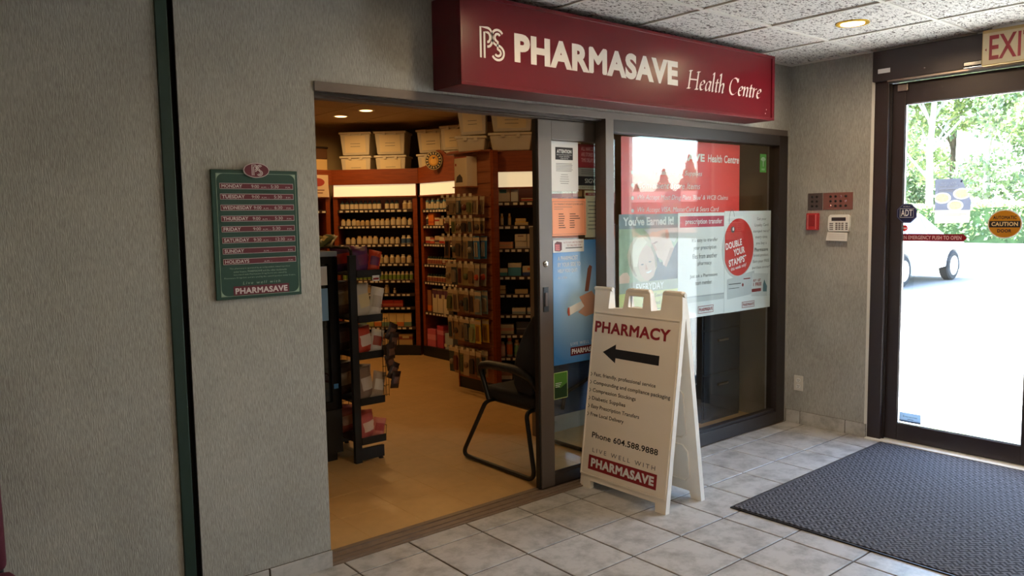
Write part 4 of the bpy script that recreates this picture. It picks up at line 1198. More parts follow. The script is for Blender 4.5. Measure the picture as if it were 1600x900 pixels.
# ---- goods
GM = {}
def cm(c, rough=.45):
    return mat('pack_%d_%d_%d' % tuple(c), c, rough)
def bottle(h, r, body, label, cap, capf=.2, sq=False):
    k = ('b', h, r, body, label, cap, capf, sq)
    if k not in GM:
        hb_ = h * (1 - capf)
        prof = [(r * .92, 0), (r, h * .03), (r, hb_ * .14), (r * 1.02, hb_ * .14), (r * 1.02, hb_ * .80), (r, hb_ * .80), (r * .97, hb_ * .90), (r * .62, hb_), (r * .66, hb_), (r * .66, h * .985), (r * .58, h)]
        mis = [0, 0, 0, 1, 0, 0, 0, 2, 2, 2]
        mb = MB().lathe(prof, 10, mis=mis)
        GM[k] = mb.mesh('bottle', [cm(body), cm(label), cm(cap)], smooth=35)
    return GM[k]
def carton(w, d, h, c, band=None, bz=(.3, .6), c2=None):
    k = ('c', w, d, h, c, band, bz, c2)
    if k not in GM:
        mb = MB().box(-w / 2, w / 2, -d / 2, d / 2, 0, h)
        ms = [cm(c)]
        if band:
            mb.box(-w / 2 - .0006, w / 2 + .0006, -d / 2 - .0006, d / 2, h * bz[0], h * bz[1], 1); ms.append(cm(band))
        if c2:
            mb.box(-w * .25, w * .25, -d / 2 - .0012, -d / 2, h * .62, h * .84, len(ms)); ms.append(cm(c2))
        GM[k] = mb.mesh('carton', ms)
    return GM[k]
def put(nm, me, b, x, y, z, label, cat, group, rz=0.0):
    p = b.loc + Matrix.Rotation(b.rz, 3, 'Z') @ Vector((x, y, z))
    o = link(nm, me, None, p, (0, 0, b.rz + rz))
    return tag(o, label, cat, group)
BN = {id(b1): 'of corner bay', id(b2): 'under round emblem', id(b3): 'behind the armchair', id(b0): 'left of corner bay'}
SN = ['top shelf', 'second shelf', 'third shelf', 'fourth shelf', 'fifth shelf', 'sixth shelf', 'seventh shelf', 'eighth shelf', 'lowest shelf']
def row(b, si, segs, z=None):
    """segs: list of (start, count, pitch, what, name, mesh, halfdepth)"""
    n = 0
    zz = (b.sh[si] if si < len(b.sh) else .112) if z is None else z
    for (x0, cnt, pitch, what, nm, mesh, hd) in segs:
        for k in range(cnt):
            me = mesh[k % len(mesh)] if isinstance(mesh, list) else mesh
            lab = '%s, %s from left, %s %s' % (what, ORD[n], SN[si], BN[id(b)])
            put(nm, me, b, x0 + pitch * k + random.uniform(-.002, .002), .012 + hd + random.uniform(0, .008), zz + .001, lab, nm.replace('_', ' '), 'goods on the %s %s' % (SN[si], BN[id(b)]), random.uniform(-.08, .08))
            n += 1
CRM = (190, 164, 122); WHT = (204, 188, 158); TEAL = (40, 62, 66); NAVY = (34, 40, 62); GRN = (120, 142, 62); BRN = (96, 52, 34); ORG = (214, 116, 40); RED = (168, 44, 36); PNK = (196, 92, 110); GLD = (206, 168, 90)
bl_navy = bottle(.105, .0245, TEAL, WHT, NAVY, .22)
bl_cream = bottle(.078, .026, CRM, WHT, CRM, .16); bl_cream2 = bottle(.092, .029, CRM, WHT, CRM, .16); bl_cream3 = bottle(.064, .024, CRM, CRM, CRM, .14)
bl_white = bottle(.098, .027, WHT, CRM, WHT, .2); bl_blue = bottle(.095, .027, WHT, (70, 96, 130), WHT, .2)
bl_green = bottle(.095, .021, WHT, GRN, WHT, .22)
bl_small = bottle(.062, .016, BRN, WHT, WHT, .25)
bl_red = bottle(.085, .022, CRM, (150, 84, 64), (36, 52, 46), .28)
row(b1, 0, [(.095, 9, .052, 'white bottle with navy cap', 'bottle', bl_navy, .026), (.60, 3, .055, 'white bottle with navy cap', 'bottle', bl_navy, .026), (.80, 2, .055, 'tall cream bottle', 'bottle', bl_white, .028)])
row(b1, 1, [(.095, 3, .060, 'cream pill bottle', 'bottle', bl_cream, .028), (.265, 3, .052, 'short cream bottle', 'bottle', bl_cream3, .026), (.43, 4, .056, 'cream pill bottle', 'bottle', bl_cream, .028), (.66, 3, .064, 'big cream bottle', 'bottle', bl_cream2, .030), (.85, 1, .06, 'cream pill bottle', 'bottle', bl_cream, .028)])
row(b1, 2, [(.14, 2, .060, 'cream pill bottle', 'bottle', bl_cream, .028), (.27, 4, .062, 'big cream bottle', 'bottle', bl_cream2, .030), (.525, 4, .060, 'cream pill bottle', 'bottle', bl_cream, .028), (.775, 2, .058, 'white bottle with blue label', 'bottle', bl_blue, .028)])
row(b1, 3, [(.10, 4, .066, 'white pill bottle', 'bottle', bl_white, .029), (.38, 8, .064, 'cream capped bottle', 'bottle', [bl_white, bl_cream2], .030)])
row(b1, 4, [(.09, 17, .0475, 'white bottle with green label', 'bottle', bl_green, .022)])
row(b1, 5, [(.30, 2, .07, 'white pill bottle', 'bottle', bl_white, .029), (.47, 2, .05, 'small brown bottle', 'bottle', bl_small, .018), (.57, 1, .05, 'white pill bottle', 'bottle', bl_white, .029), (.66, 1, .04, 'small brown bottle', 'bottle', bl_small, .018)])
row(b1, 6, [(.16, 6, .108, 'flat red carton', 'carton', carton(.104, .08, .075, RED, (190, 96, 70), (.2, .5)), .042)])
row(b1, 7, [(.12, 9, .085, 'upright cream carton', 'carton', [carton(.080, .06, .15, (222, 196, 136), (170, 170, 90), (.05, .35), None), carton(.080, .06, .15, (222, 196, 136), (206, 120, 60), (.05, .35), None), carton(.080, .06, .15, (222, 196, 136), (110, 140, 120), (.05, .35), None)], .032)])
row(b1, 8, [(.15, 5, .155, 'wide floral carton', 'carton', [carton(.15, .12, .12, (190, 160, 110), (140, 70, 50), (.5, .8), (206, 190, 140)), carton(.15, .12, .13, (204, 178, 130), (120, 90, 60), (.6, .9))], .062)])
# second bay
bl_tallblue = bottle(.125, .024, (70, 120, 140), WHT, WHT, .16)
row(b2, 0, [(.085, 10, .054, 'slim bottle with blue body', 'bottle', [bl_tallblue, bl_navy], .026)])
row(b2, 1, [(.085, 1, .06, 'white bottle with dark label', 'bottle', bottle(.115, .022, WHT, (60, 54, 60), WHT, .2), .024), (.18, 1, .1, 'big orange carton', 'carton', carton(.11, .09, .135, ORG, (190, 80, 40), (.2, .36)), .046), (.29, 4, .085, 'white carton', 'carton', [carton(.075, .05, .085, WHT, RED, (.55, .75)), carton(.075, .05, .075, CRM)], .028)])
row(b2, 2, [(.10, 6, .088, 'white and red carton', 'carton', [carton(.08, .05, .075, WHT, RED, (.1, .45)), carton(.08, .05, .06, (206, 88, 60), WHT, (.5, .8)), carton(.08, .05, .085, CRM, (90, 60, 60), (.2, .5))], .028)])
row(b2, 3, [(.085, 11, .050, 'cream bottle with dark cap', 'bottle', bl_red, .024)])
row(b2, 4, [(.085, 11, .050, 'cream bottle with dark cap', 'bottle', bl_red, .024)])
row(b2, 5, [(.10, 1, .1, 'orange trimmed pack', 'carton', carton(.07, .05, .24, (150, 100, 70), ORG, (.05, .3)), .028), (.21, 3, .105, 'tall white carton', 'carton', carton(.095, .06, .26, WHT, (96, 60, 80), (.78, .95), (90, 60, 80)), .032)])
row(b2, 8, [(.13, 3, .16, 'pink paper pack', 'carton', [carton(.15, .11, .19, PNK, (216, 130, 140), (.4, .7)), carton(.13, .10, .24, (176, 62, 86), (206, 120, 140), (.6, .8)), carton(.14, .10, .17, (160, 170, 176))], .058)])
# third bay
row(b3, 0, [(.115, 1, .1, 'white carton with teal panel', 'carton', carton(.115, .06, .125, WHT, None, (.3, .6), (60, 130, 140)), .032), (.215, 1, .1, 'grey white carton', 'carton', carton(.06, .06, .120, (190, 190, 186)), .032), (.325, 1, .1, 'flat cream carton', 'carton', carton(.11, .05, .032, CRM, RED, (.3, .7)), .028), (.43, 2, .11, 'small cream carton', 'carton', carton(.075, .05, .03, CRM), .028), (.66, 3, .09, 'white carton', 'carton', carton(.08, .06, .09, WHT, TEAL, (.2, .4)), .032)])
row(b3, 1, [(.10, 2, .065, 'slim amber bottle', 'bottle', bottle(.105, .014, (170, 130, 70), CRM, CRM, .2), .016), (.27, 1, .1, 'flat yellow carton', 'carton', carton(.11, .06, .03, GLD, CRM, (.3, .7)), .032), (.42, 1, .1, 'flat yellow carton', 'carton', carton(.075, .06, .055, GLD, BRN, (.46, .54)), .032), (.62, 3, .09, 'white carton', 'carton', carton(.08, .06, .08, WHT, NAVY, (.2, .4)), .032)])
put('carton', carton(.085, .06, .03, GLD, CRM, (.3, .7)), b3, .262, .05, 1.476, 'smaller flat yellow carton stacked on another, second shelf behind the armchair', 'carton', 'goods on the second shelf behind the armchair')
row(b3, 2, [(.125, 1, .1, 'flat pinkish carton', 'carton', carton(.13, .08, .058, (214, 150, 110), CRM, (.45, .6)), .042), (.26, 2, .105, 'white carton', 'carton', carton(.10, .08, .065, WHT, (180, 170, 160), (.1, .3)), .042), (.64, 2, .11, 'white carton', 'carton', carton(.10, .08, .065, WHT, (180, 170, 160), (.1, .3)), .042)])
for k in range(2):
    put('carton', carton(.098, .08, .058, WHT, None, (.3, .6), (150, 120, 100)), b3, .26 + .105 * k, .056, 1.314, 'white carton on top of its pair, %s stack, third shelf behind the armchair' % ('left', 'right')[k], 'carton', 'goods on the third shelf behind the armchair')
row(b3, 3, [(.10, 1, .1, 'white teal carton', 'carton', carton(.08, .08, .065, WHT, (70, 140, 150), (.0, .5)), .042), (.205, 1, .1, 'tall teal and white carton', 'carton', carton(.11, .08, .115, (72, 140, 160), WHT, (.66, 1.0)), .042), (.355, 1, .1, 'wide white and blue carton', 'carton', carton(.165, .09, .085, WHT, (50, 70, 120), (.05, .4), (206, 120, 70)), .046), (.64, 2, .14, 'white carton', 'carton', carton(.12, .08, .09, WHT, ORG, (.2, .4)), .042)])
row(b3, 4, [(.09, 1, .1, 'stacked cream carton', 'carton', carton(.06, .06, .075, CRM, BRN, (.46, .54)), .032), (.26, 1, .1, 'flat cream carton', 'carton', carton(.11, .06, .04, CRM), .032), (.37, 1, .1, 'cream carton', 'carton', carton(.055, .05, .045, (196, 160, 130)), .028)])
row(b3, 5, [(.235, 2, .13, 'open white tray carton', 'carton', carton(.115, .08, .055, WHT, (150, 160, 160), (.1, .45)), .042)])
row(b3, 6, [(.12, 1, .1, 'white carton with red dots', 'carton', carton(.14, .09, .085, WHT, (206, 150, 130), (.35, .65)), .046), (.27, 1, .1, 'dark carton', 'carton', carton(.12, .09, .11, (56, 56, 70), (120, 120, 130), (.4, .5)), .046)])
row(b3, 7, [(.09, 1, .1, 'pale pink tube', 'bottle', bottle(.13, .022, (206, 160, 150), (214, 180, 170), WHT, .15), .024), (.15, 1, .1, 'orange and white tube', 'bottle', bottle(.17, .026, WHT, ORG, ORG, .2), .028), (.215, 1, .1, 'green and white tube', 'bottle', bottle(.15, .024, WHT, (110, 160, 120), WHT, .15), .026)])
row(b3, 8, [(.12, 4, .12, 'pale wrapped pack', 'carton', carton(.10, .08, .11, (196, 180, 160), (150, 110, 90), (.3, .6)), .042)])
# left bay: framed notice and books
pc = put('picture_sign', MB().box(-.13, .13, -.006, .006, 0, .24).mesh('picture_sign', cm((216, 190, 160))), b0, .86, -.035, 1.77, 'cream card with a red oval print on the left bay header', 'sign', None)
shape('red_oval', cm((160, 60, 50)), pc, ell(0, .16, .085, .045, 24), y=-.0075); panel('text_line', cm((120, 70, 60)), pc, -.08, .08, .07, .08, y=-.0075); panel('text_line', cm((120, 70, 60)), pc, -.06, .06, .04, .05, y=-.0075)
bk = [(.045, .20, (150, 60, 44)), (.030, .22, (206, 186, 150)), (.05, .19, (120, 40, 40)), (.034, .23, (214, 196, 160)), (.05, .20, (90, 60, 50)), (.03, .22, (206, 170, 120))]
for r_, z in enumerate((1.622, 1.30)):
    x = .62
    for k, (w, h, c) in enumerate(bk):
        put('book', carton(w, .15, h if r_ == 0 else h * .9, c, CRM, (.15, .22)), b0, x + w / 2, .10, z + .001, 'upright book, %s from left on the %s left of corner bay' % (ORD[k], SN[r_]), 'book', 'books in the left bay')
        x += w + .006
# ---- pegboard display
pg = thing('pegboard_display', 'wood slatted display panel full of hooks and hanging packs', 'display', (1.2, 2.62, 0), R(-90))
PW = .50
MB().box(0, PW, 0, .035, .10, 2.065).build('panel', M_slat, pg)
MB().box(-.002, PW + .004, .0, .05, 0, .10).build('kick_plate', M_black, pg)
MB().box(PW, PW + .035, -.004, .05, 0, 2.075).build('side_post', M_cherry, pg)
for k in range(20):
    z = .16 + .097 * k
    MB().box(0, PW, -.006, 0, z, z + .082).build('slat', M_slat, pg)
MB().box(-.012, 0, -.008, .04, 0, 2.07).build('edge_strip', M_slat, pg)
MB().box(.0, PW, -.10, .30, 2.066, 2.0765).build('top_cap', M_slat, pg)
hz = [1.700, 1.520, 1.365, 1.135, .905, .66, .395]
packs = []
def blister(w, h, card, bub, shp):
    k = ('p', w, h, card, bub, shp)
    if k not in GM:
        mb = MB().box(-w / 2, w / 2, -.001, .001, -h, 0)
        if shp == 0: mb.lathe([(w * .36, 0), (w * .34, -.014), (w * .16, -.022)], 10, (0, -.001, -h * .6), axis='y', mi=1)
        elif shp == 1: mb.prism([(-w * .32, -h * .88), (w * .32, -h * .88), (w * .36, -h * .4), (w * .2, -h * .32), (-w * .2, -h * .32), (-w * .36, -h * .4)], -.020, -.001, 'y', 1)
        else:
            mb.tube([(-w * .15, -.008, -h * .9), (-w * .15, -.008, -h * .25)], w * .09, 6, 1); mb.tube([(w * .15, -.008, -h * .9), (w * .12, -.008, -h * .25)], w * .09, 6, 1)
        mb.box(-w / 2, w / 2, -.0016, -.001, -h * .2, -h * .04, 2)
        GM[k] = mb.mesh('blister_pack', [cm(card), cm(bub), cm(WHT)])
    return GM[k]
dk = lambda c: (int(c[0] * .80), int(c[1] * .72), int(c[2] * .62))
cols = [((190, 176, 150), (96, 84, 76)), ((206, 196, 176), (160, 150, 136)), ((70, 100, 130), (170, 176, 180)), ((200, 186, 160), (120, 60, 50)), ((188, 190, 150), (110, 130, 80)), ((220, 214, 200), (150, 130, 110)), ((150, 120, 96), (60, 56, 60)), ((196, 182, 170), (90, 110, 120))]
sp_cols = {(2, 5): ((52, 120, 176), (214, 220, 224), 2), (3, 5): ((150, 144, 136), (220, 92, 44), 0), (5, 5): ((214, 176, 66), (190, 150, 60), 2), (5, 4): ((150, 176, 130), (170, 190, 150), 1), (4, 5): ((120, 150, 170), (200, 200, 200), 1)}
cn = ['tan', 'white', 'blue', 'cream', 'pale green', 'ivory', 'brown', 'grey']
pr_, pk = Matrix.Rotation(R(-90), 3, 'Z'), 0
for r_, z in enumerate(hz):
    n = 6
    hgt = [.15, .13, .19, .19, .20, .20, .23][r_]
    rl = MB().box(.01, PW - .005, -.012, -.006, z - .008, z + .012).build('hook_rail', M_slat, pg)
    for k in range(n):
        x = .042 + .081 * k
        ln = .17
        hk = MB().tube([(x, -.008, z), (x, -ln, z), (x, -ln - .008, z + .010)], .0025, 5).build('hook', M_chrome, pg)
        MB().box(x - .018, x + .018, -ln - .012, -ln - .010, z - .006, z + .020).build('price_flag', M_tag, hk)
        c, bb, s_ = (*cols[(r_ * 3 + k) % len(cols)], (r_ + k) % 3)
        nm_ = cn[(r_ * 3 + k) % len(cols)]
        if (r_, k) in sp_cols:
            c, bb, s_ = sp_cols[(r_, k)]
            nm_ = {(2, 5): 'bright blue', (3, 5): 'grey with orange disc', (5, 5): 'yellow', (5, 4): 'light green', (4, 5): 'pale blue'}[(r_, k)]
        c, bb = (c if (r_, k) in sp_cols else dk(c)), dk(bb)
        for dpt, which in ((.045, 'rear'), (.115, 'front')):
            p = Vector((1.2, 2.62, 0)) + pr_ @ Vector((x + random.uniform(-.004, .004), -dpt - random.uniform(0, .02), z - .003))
            o = link('blister_pack', blister(.076, round(hgt, 3), c, bb, s_), None, p, (random.uniform(-.06, .06), 0, R(-90) + random.uniform(-.15, .15)))
            tag(o, '%s hanging pack, %s hook of %s pegboard row from top, %s one' % (nm_, ORD[k], ORD[r_], which), 'pack', 'packs hanging on the pegboard')
bxp = thing('display_carton', 'white carton with a red corner mark on top of the pegboard hooks', 'carton', (1.135, 2.385, 1.785), R(-90))
MB().box(-.088, .088, -.055, .055, 0, .25).build('box', cm((222, 206, 176)), bxp, bevel=.002)
panel('red_mark', cm(RED), bxp, -.078, -.058, .175, .195, y=-.0558)
shape('printed_device', cm((70, 60, 56)), bxp, [(-.07, .035), (.03, .035), (.025, .075), (-.01, .105), (-.05, .085)], y=-.0558)
panel('red_edge', cm(RED), bxp, -.088, .088, .240, .249, y=-.0558)
MB().box(-.10, .10, -.07, .054, -.010, 0).build('tray', M_slat, bxp)

# ---- storage tubs on top of the bays
def tub_mesh(w, d, h):
    mb = MB()
    a = .88
    v = []
    for (s_, z) in ((a, 0), (1, h)):
        v += [(-w / 2 * s_, -d / 2 * s_, z), (w / 2 * s_, -d / 2 * s_, z), (w / 2 * s_, d / 2 * s_, z), (-w / 2 * s_, d / 2 * s_, z)]
    mb.add(v, [(0, 3, 2, 1), (4, 5, 6, 7)] + [(i, (i + 1) % 4, 4 + (i + 1) % 4, 4 + i) for i in range(4)])
    return mb.mesh('tub_body', M_tub, bevel=.012)
TB = {}
def tub(label, b, x, y, z, w=.34, d=.32, h=.255, rz=0.0, paper=True, tl=0.0):
    p = b.loc + Matrix.Rotation(b.rz, 3, 'Z') @ Vector((x, y, z))
    t = thing('storage_tub', label, 'storage tub', p, 0, 'lidded tubs on top of the shelving', rot=(0, tl, b.rz + rz))
    k = (w, d, h)
    if k not in TB: TB[k] = (tub_mesh(w, d, h - .025), MB().box(-w / 2 - .012, w / 2 + .012, -d / 2 - .012, d / 2 + .012, h - .028, h - .004).mesh('lid', M_tub, bevel=.008))
    link('tub_body', TB[k][0], t); link('lid', TB[k][1], t)
    if paper:
        tanb = math.atan2(d / 2 * .12, h - .025)
        pp = MB().box(-w * .34, w * .34, -.002, 0, .028, h - .045).build('paper_label', cm((226, 208, 168)), t, (0, -d / 2 * .88 - .003, 0), (tanb, 0, 0))
        for q in range(2): MB().box(-w * .16, w * .16, -.003, -.002, h * .48 - .03 * q, h * .48 + .004 - .03 * q).build('written_line', M_inkgrey, pp)
    for s_ in (-1, 1):
        MB().box(s_ * w * .18 - .015, s_ * w * .18 + .015, -d / 2 - .016, -d / 2 - .006, h - .045, h - .008).build('latch', M_tub, t)
    return t
zt = 1.965
for b in (b1, b2, b3, b0):
    MB().box(.0, b.w, .0, b.d, zt - .012, zt).build('tub_ledge', M_cherry, b.t)
pl = ('left', 'middle', 'right')
for k, x in enumerate((.265, .655)):
    tub('lidded tub with paper label, upper row over corner bay, %s one' % ('left', 'right')[k], b1, x, .18, zt + .262)
    tub('lidded tub with paper label, lower row over corner bay, %s one' % ('left', 'right')[k], b1, x, .18, zt + .001)
tub('lidded tub with paper label, upper one left of the round emblem', b2, .06, .20, zt + .262, .33, rz=R(30))
tub('lidded tub with paper label, lower one left of the round emblem', b2, .06, .20, zt + .001, .33, rz=R(30))
tub('lidded tub with paper label, upper one behind the round emblem', b2, .50, .20, zt + .262, .30, rz=R(25))
tub('lidded tub with paper label, lower one behind the round emblem', b2, .52, .20, zt + .001, .30, rz=R(25))
tub('lidded tub, upper one at the right end of the emblem bay', b2, .85, .20, zt + .262, .28)
tub('tub leaning out atop the pegboard end, upper one', b3, -.135, .12, zt + .252, .24, .30, .24, rz=R(4), tl=R(-3))
tub('flat tub atop the pegboard end, lower one', b3, -.148, .12, zt + .112, .25, .30, .135, paper=False)
tub('wide lidded tub, upper one over the armchair\'s shelf bay', b3, .20, .15, zt + .274, .36, .30, .20)
tub('wide lidded tub, lower one over the armchair\'s shelf bay', b3, .19, .15, zt + .115, .36, .30, .155, paper=False)
tub('lidded tub, upper one at the far right over the armchair\'s bay', b3, .62, .15, zt + .274, .34, .30, .20)
tub('lidded tub, lower one at the far right over the armchair\'s bay', b3, .62, .15, zt + .115, .34, .30, .155, paper=False)
rs = MB().box(.0, .95, .0, .33, zt, zt + .112).build('riser', M_cherry, b3.t)
cb = thing('cardboard_box', 'open brown cardboard box at the left end above the shelving', 'box', (1.02, 5.08, zt), R(8))
MB().box(-.11, .11, -.12, .12, 0, .22).build('carton_body', cm((200, 160, 100)), cb)
MB().box(-.112, .112, -.122, -.119, .10, .22).build('printed_label', cm((216, 186, 130)), cb)
cb2 = thing('basket', 'dark lidded basket on the cardboard box above the shelving', 'basket', (1.02, 5.08, zt + .222), R(8))
MB().box(-.12, .12, -.12, .12, 0, .12).build('body', cm((92, 62, 38)), cb2, bevel=.01)
MB().tube([(-.12, -.12, .125), (.12, -.12, .125), (.12, .12, .125), (-.12, .12, .125)], .012, 6, closed=True).build('rim', cm((36, 26, 20)), cb2)

# ---- glass-door drinks fridge behind the jamb
fg = thing('drinks_fridge', 'low black glass-door fridge at the left inside the shop', 'fridge', (-1.19, 1.34, 0))
fwid, fdep, fhei = .555, .50, 1.325
MB().box(0, fwid, .03, fdep, .06, fhei).build('cabinet', M_black, fg, bevel=.006)
MB().box(.02, fwid - .02, .05, fdep - .03, 0, .06).build('plinth', M_black, fg)
fd = MB()
for a in ((0, .05, .34, 1.29), (fwid - .062, fwid, .34, 1.29), (.05, fwid - .062, .34, .39), (.05, fwid - .062, 1.25, 1.29)): fd.box(a[0], a[1], 0, .03, a[2], a[3])
fdo = fd.build('door', M_blackgloss, fg)
MB().box(.05, fwid - .062, .010, .016, .39, 1.25).build('door_pane', M_cabglass, fdo)
MB().box(0, fwid, .005, .03, .06, .335).build('lower_grille', M_black, fg)
MB().box(0, fwid, .0, .03, 1.295, fhei).build('top_panel', mat('fridge_panel', (150, 158, 170), .4), fg)
panel('blue_sticker', mat('sticker_sky', (70, 130, 190), .4), fdo, fwid - .052, fwid - .022, .47, .50, y=-.001)
panel('white_sticker', M_paper, fdo, .41, .488, 1.12, 1.235, y=.008)
panel('blue_poster', mat('poster_ice', (120, 160, 200), .4), fdo, .41, .488, .90, 1.10, y=.008)
# things on top of the fridge
ptl = [((160, 150, 90), 'gold wrapped'), ((90, 100, 60), 'green wrapped'), ((190, 170, 120), 'pale wrapped'), ((150, 90, 50), 'bronze wrapped'), ((176, 170, 130), 'silver wrapped')]
def bag_mesh(w, h, t, c1, c2, key):
    k = ('bag', w, h, t, c1, c2, key)
    if k in GM: return GM[k]
    mb = MB(); nx, nz = 7, 10
    rnd = random.Random(key)
    for side in (-1, 1):
        v = []
        for j in range(nz + 1):
            q = j / nz
            for i in range(nx + 1):
                u = i / nx * 2 - 1
                th = t * max(0, 1 - u ** 2) ** .5 * max(0, 1 - (2 * q - 1) ** 4) ** .6
                v.append((u * w / 2 * (1 - .06 * math.sin(math.pi * q)), side * (th + .0008) + rnd.uniform(-.004, .004) * (1 if 0 < i < nx and 0 < j < nz else 0), q * h))
        f = [(j * (nx + 1) + i, j * (nx + 1) + i + 1, (j + 1) * (nx + 1) + i + 1, (j + 1) * (nx + 1) + i) for j in range(nz) for i in range(nx)]
        o = len(mb.v)
        mb.v += v; mb.f += [tuple(o + a for a in q) for q in f]
        mb.m += [1 if (3 <= (n // nx) <= 6 and 1 <= n % nx <= 5) else 0 for n in range(len(f))]
    GM[k] = mb.mesh('snack_bag', [mat('foil_%d_%d_%d' % c1, c1, .4), mat('foil_%d_%d_%d' % c2, c2, .4)], smooth=60)
    return GM[k]
for k, (c, s_) in enumerate(ptl + ptl[:3]):
    o = link('snack_packet', bag_mesh(.10, .13, .025, c, (214, 190, 120), k), None, (-1.10 + .062 * k, 1.42 + .03 * (k % 3), fhei + .020), (R(62), 0, R(-30 + 23 * k)))
    tag(o, '%s snack packet, %s from left in the heap atop the black fridge' % (s_, ORD[k]), 'snack', 'packets heaped on the fridge')
    o.location.z = fhei + .03

# ---- wire snack rack
rk = thing('snack_rack', 'black metal snack rack with sloping shelves and wire sides', 'rack', (-.612, 1.225, 0))
for y in (0, .46):
    MB().box(0, .045, y, y + .03, .0, 1.30).build('post', M_black, rk)
    MB().box(.045, .205, y + .004, y + .026, .012, .085).build('foot', M_black, rk)
    MB().lathe([(.016, 0), (.016, .006), (.005, .014)], 8, (.185, y + .015, 0)).build('leveller', M_black, rk)
MB().tube([(.02, .015, 1.30), (.02, .015, 1.325), (.02, .04, 1.345), (.02, .44, 1.345), (.02, .475, 1.325), (.02, .475, 1.30)], .010, 6).build('top_rail', M_black, rk, smooth=50)
rz_ = [1.175, .895, .665, .375, .125]
for i, z in enumerate(rz_):
    s = MB().box(.02, .215, .0, .49, z, z + .006).build('shelf', M_black, rk)
    MB().box(.045, .215, -.006, .0, z - .014, z + .032).build('shelf_end', M_black, s)
    MB().box(.211, .216, -.006, .49, z - .004, z + .026).build('shelf_lip', M_black, s)
    if i:
        for yy in np.linspace(.0, .48, 9): MB().tube([(.218, yy, z + .02), (.222, yy, z + .085)], .0018, 4).build('wire', M_black, s)
        MB().tube([(.222, -.004, z + .085), (.222, .48, z + .085)], .002, 4).build('wire', M_black, s)
for x in np.linspace(.05, .215, 5): MB().tube([(x, .485, .15), (x, .485, 1.18)], .0018, 4).build('wire', M_black, rk)
for z in np.linspace(.2, 1.15, 12): MB().tube([(.0, .485, z), (.215, .485, z)], .0018, 4).build('wire', M_black, rk)
# wire panel that carries the clip strip
for x in np.linspace(.222, .262, 3): MB().tube([(x, .02, .39), (x, .02, .90)], .002, 4).build('wire', M_black, rk)
for z in np.linspace(.40, .89, 9): MB().tube([(.217, .02, z), (.264, .02, z)], .0018, 4).build('wire', M_black, rk)
tagp = panel('price_card', M_paper, rk, .150, .200, 1.135, 1.170, y=-.008); panel('red_print', M_inkred, tagp, .155, .195, 1.143, 1.155, y=-.0088)
bagc = [[((92, 36, 92), (120, 44, 90)), ((110, 40, 96), (206, 70, 40)), ((84, 40, 88), (190, 60, 40)), ((60, 24, 30), (120, 60, 50))],
        [((188, 180, 170), (206, 190, 150)), ((200, 196, 190), (206, 180, 90)), ((120, 90, 70), (170, 150, 120)), ((206, 200, 192), (150, 130, 110))],
        [((176, 60, 40), (206, 190, 180)), ((200, 190, 184), (170, 52, 40)), ((70, 50, 46), (110, 80, 66)), ((190, 170, 150), (120, 90, 70))],
        [((130, 106, 88), (190, 178, 166)), ((200, 192, 184), (110, 70, 54)), ((80, 56, 46), (180, 160, 140)), ((180, 160, 140), (120, 80, 60))],
        [((186, 88, 80), (220, 190, 170)), ((190, 80, 72), (226, 196, 180)), ((180, 96, 80), (216, 180, 160)), ((186, 88, 80), (220, 190, 170))]]
bn = [['purple', 'purple and orange', 'dark purple', 'maroon'], ['silver', 'silver and yellow', 'brown', 'white'], ['red', 'white and red', 'dark brown', 'tan'], ['taupe', 'white and brown', 'chocolate brown', 'beige'], ['red striped', 'pink striped', 'coral striped', 'rose striped']]
rs_n = ['top', 'second', 'third', 'fourth', 'bottom']
for i, z in enumerate(rz_):
    hh = [.16, .21, .17, .20, .15][i]
    for k in range(4):
        c1, c2 = bagc[i][k]
        o = link('snack_bag', bag_mesh(.14, hh, .028, c1, c2, i * 7 + k), None, (-.612 + .122 + .030 * (k % 2) - .008 * k, 1.225 + .045 + .115 * k, z + .014), (R(-8), R(8 if k % 2 else -6), R(18 - 9 * k)))
        tag(o, '%s snack bag, %s from front on the %s shelf of the snack rack' % (bn[i][k], ORD[k], rs_n[i]), 'snack bag', 'bags standing in the snack rack')
slim = [((206, 66, 36), (120, 44, 92)), ((206, 202, 196), (176, 168, 158)), ((196, 190, 186), (150, 60, 46)), ((170, 150, 132), (206, 198, 190)), ((206, 120, 104), (170, 60, 56))]
sl_n = ['orange', 'silver', 'pale grey', 'tan', 'coral']
for i, z in enumerate(rz_):
    o = link('snack_bag', bag_mesh(.085, [.14, .19, .15, .17, .12][i], .022, *slim[i], 70 + i), None, (-.612 + .172, 1.225 + .028, z + .014), (R(-12), R(14), R(-12)))
    tag(o, 'slim %s snack bag at the right end of the snack rack %s shelf' % (sl_n[i], rs_n[i]), 'snack bag', 'bags standing in the snack rack')
for k in range(6):
    o = link('candy_bag', bag_mesh(.075, .11, .016, (44, 26, 22), (110, 76, 62), 90 + k), None, (-.612 + .240 + .018 * (k % 2), 1.200 - .012 * (k % 3), .76 - .062 * k), (R(6), R(24 - 15 * (k % 4)), R(15)))
    tag(o, 'small dark brown candy bag, %s from top on the clip strip of the snack rack' % ORD[k], 'snack bag', 'candy bags on the clip strip')

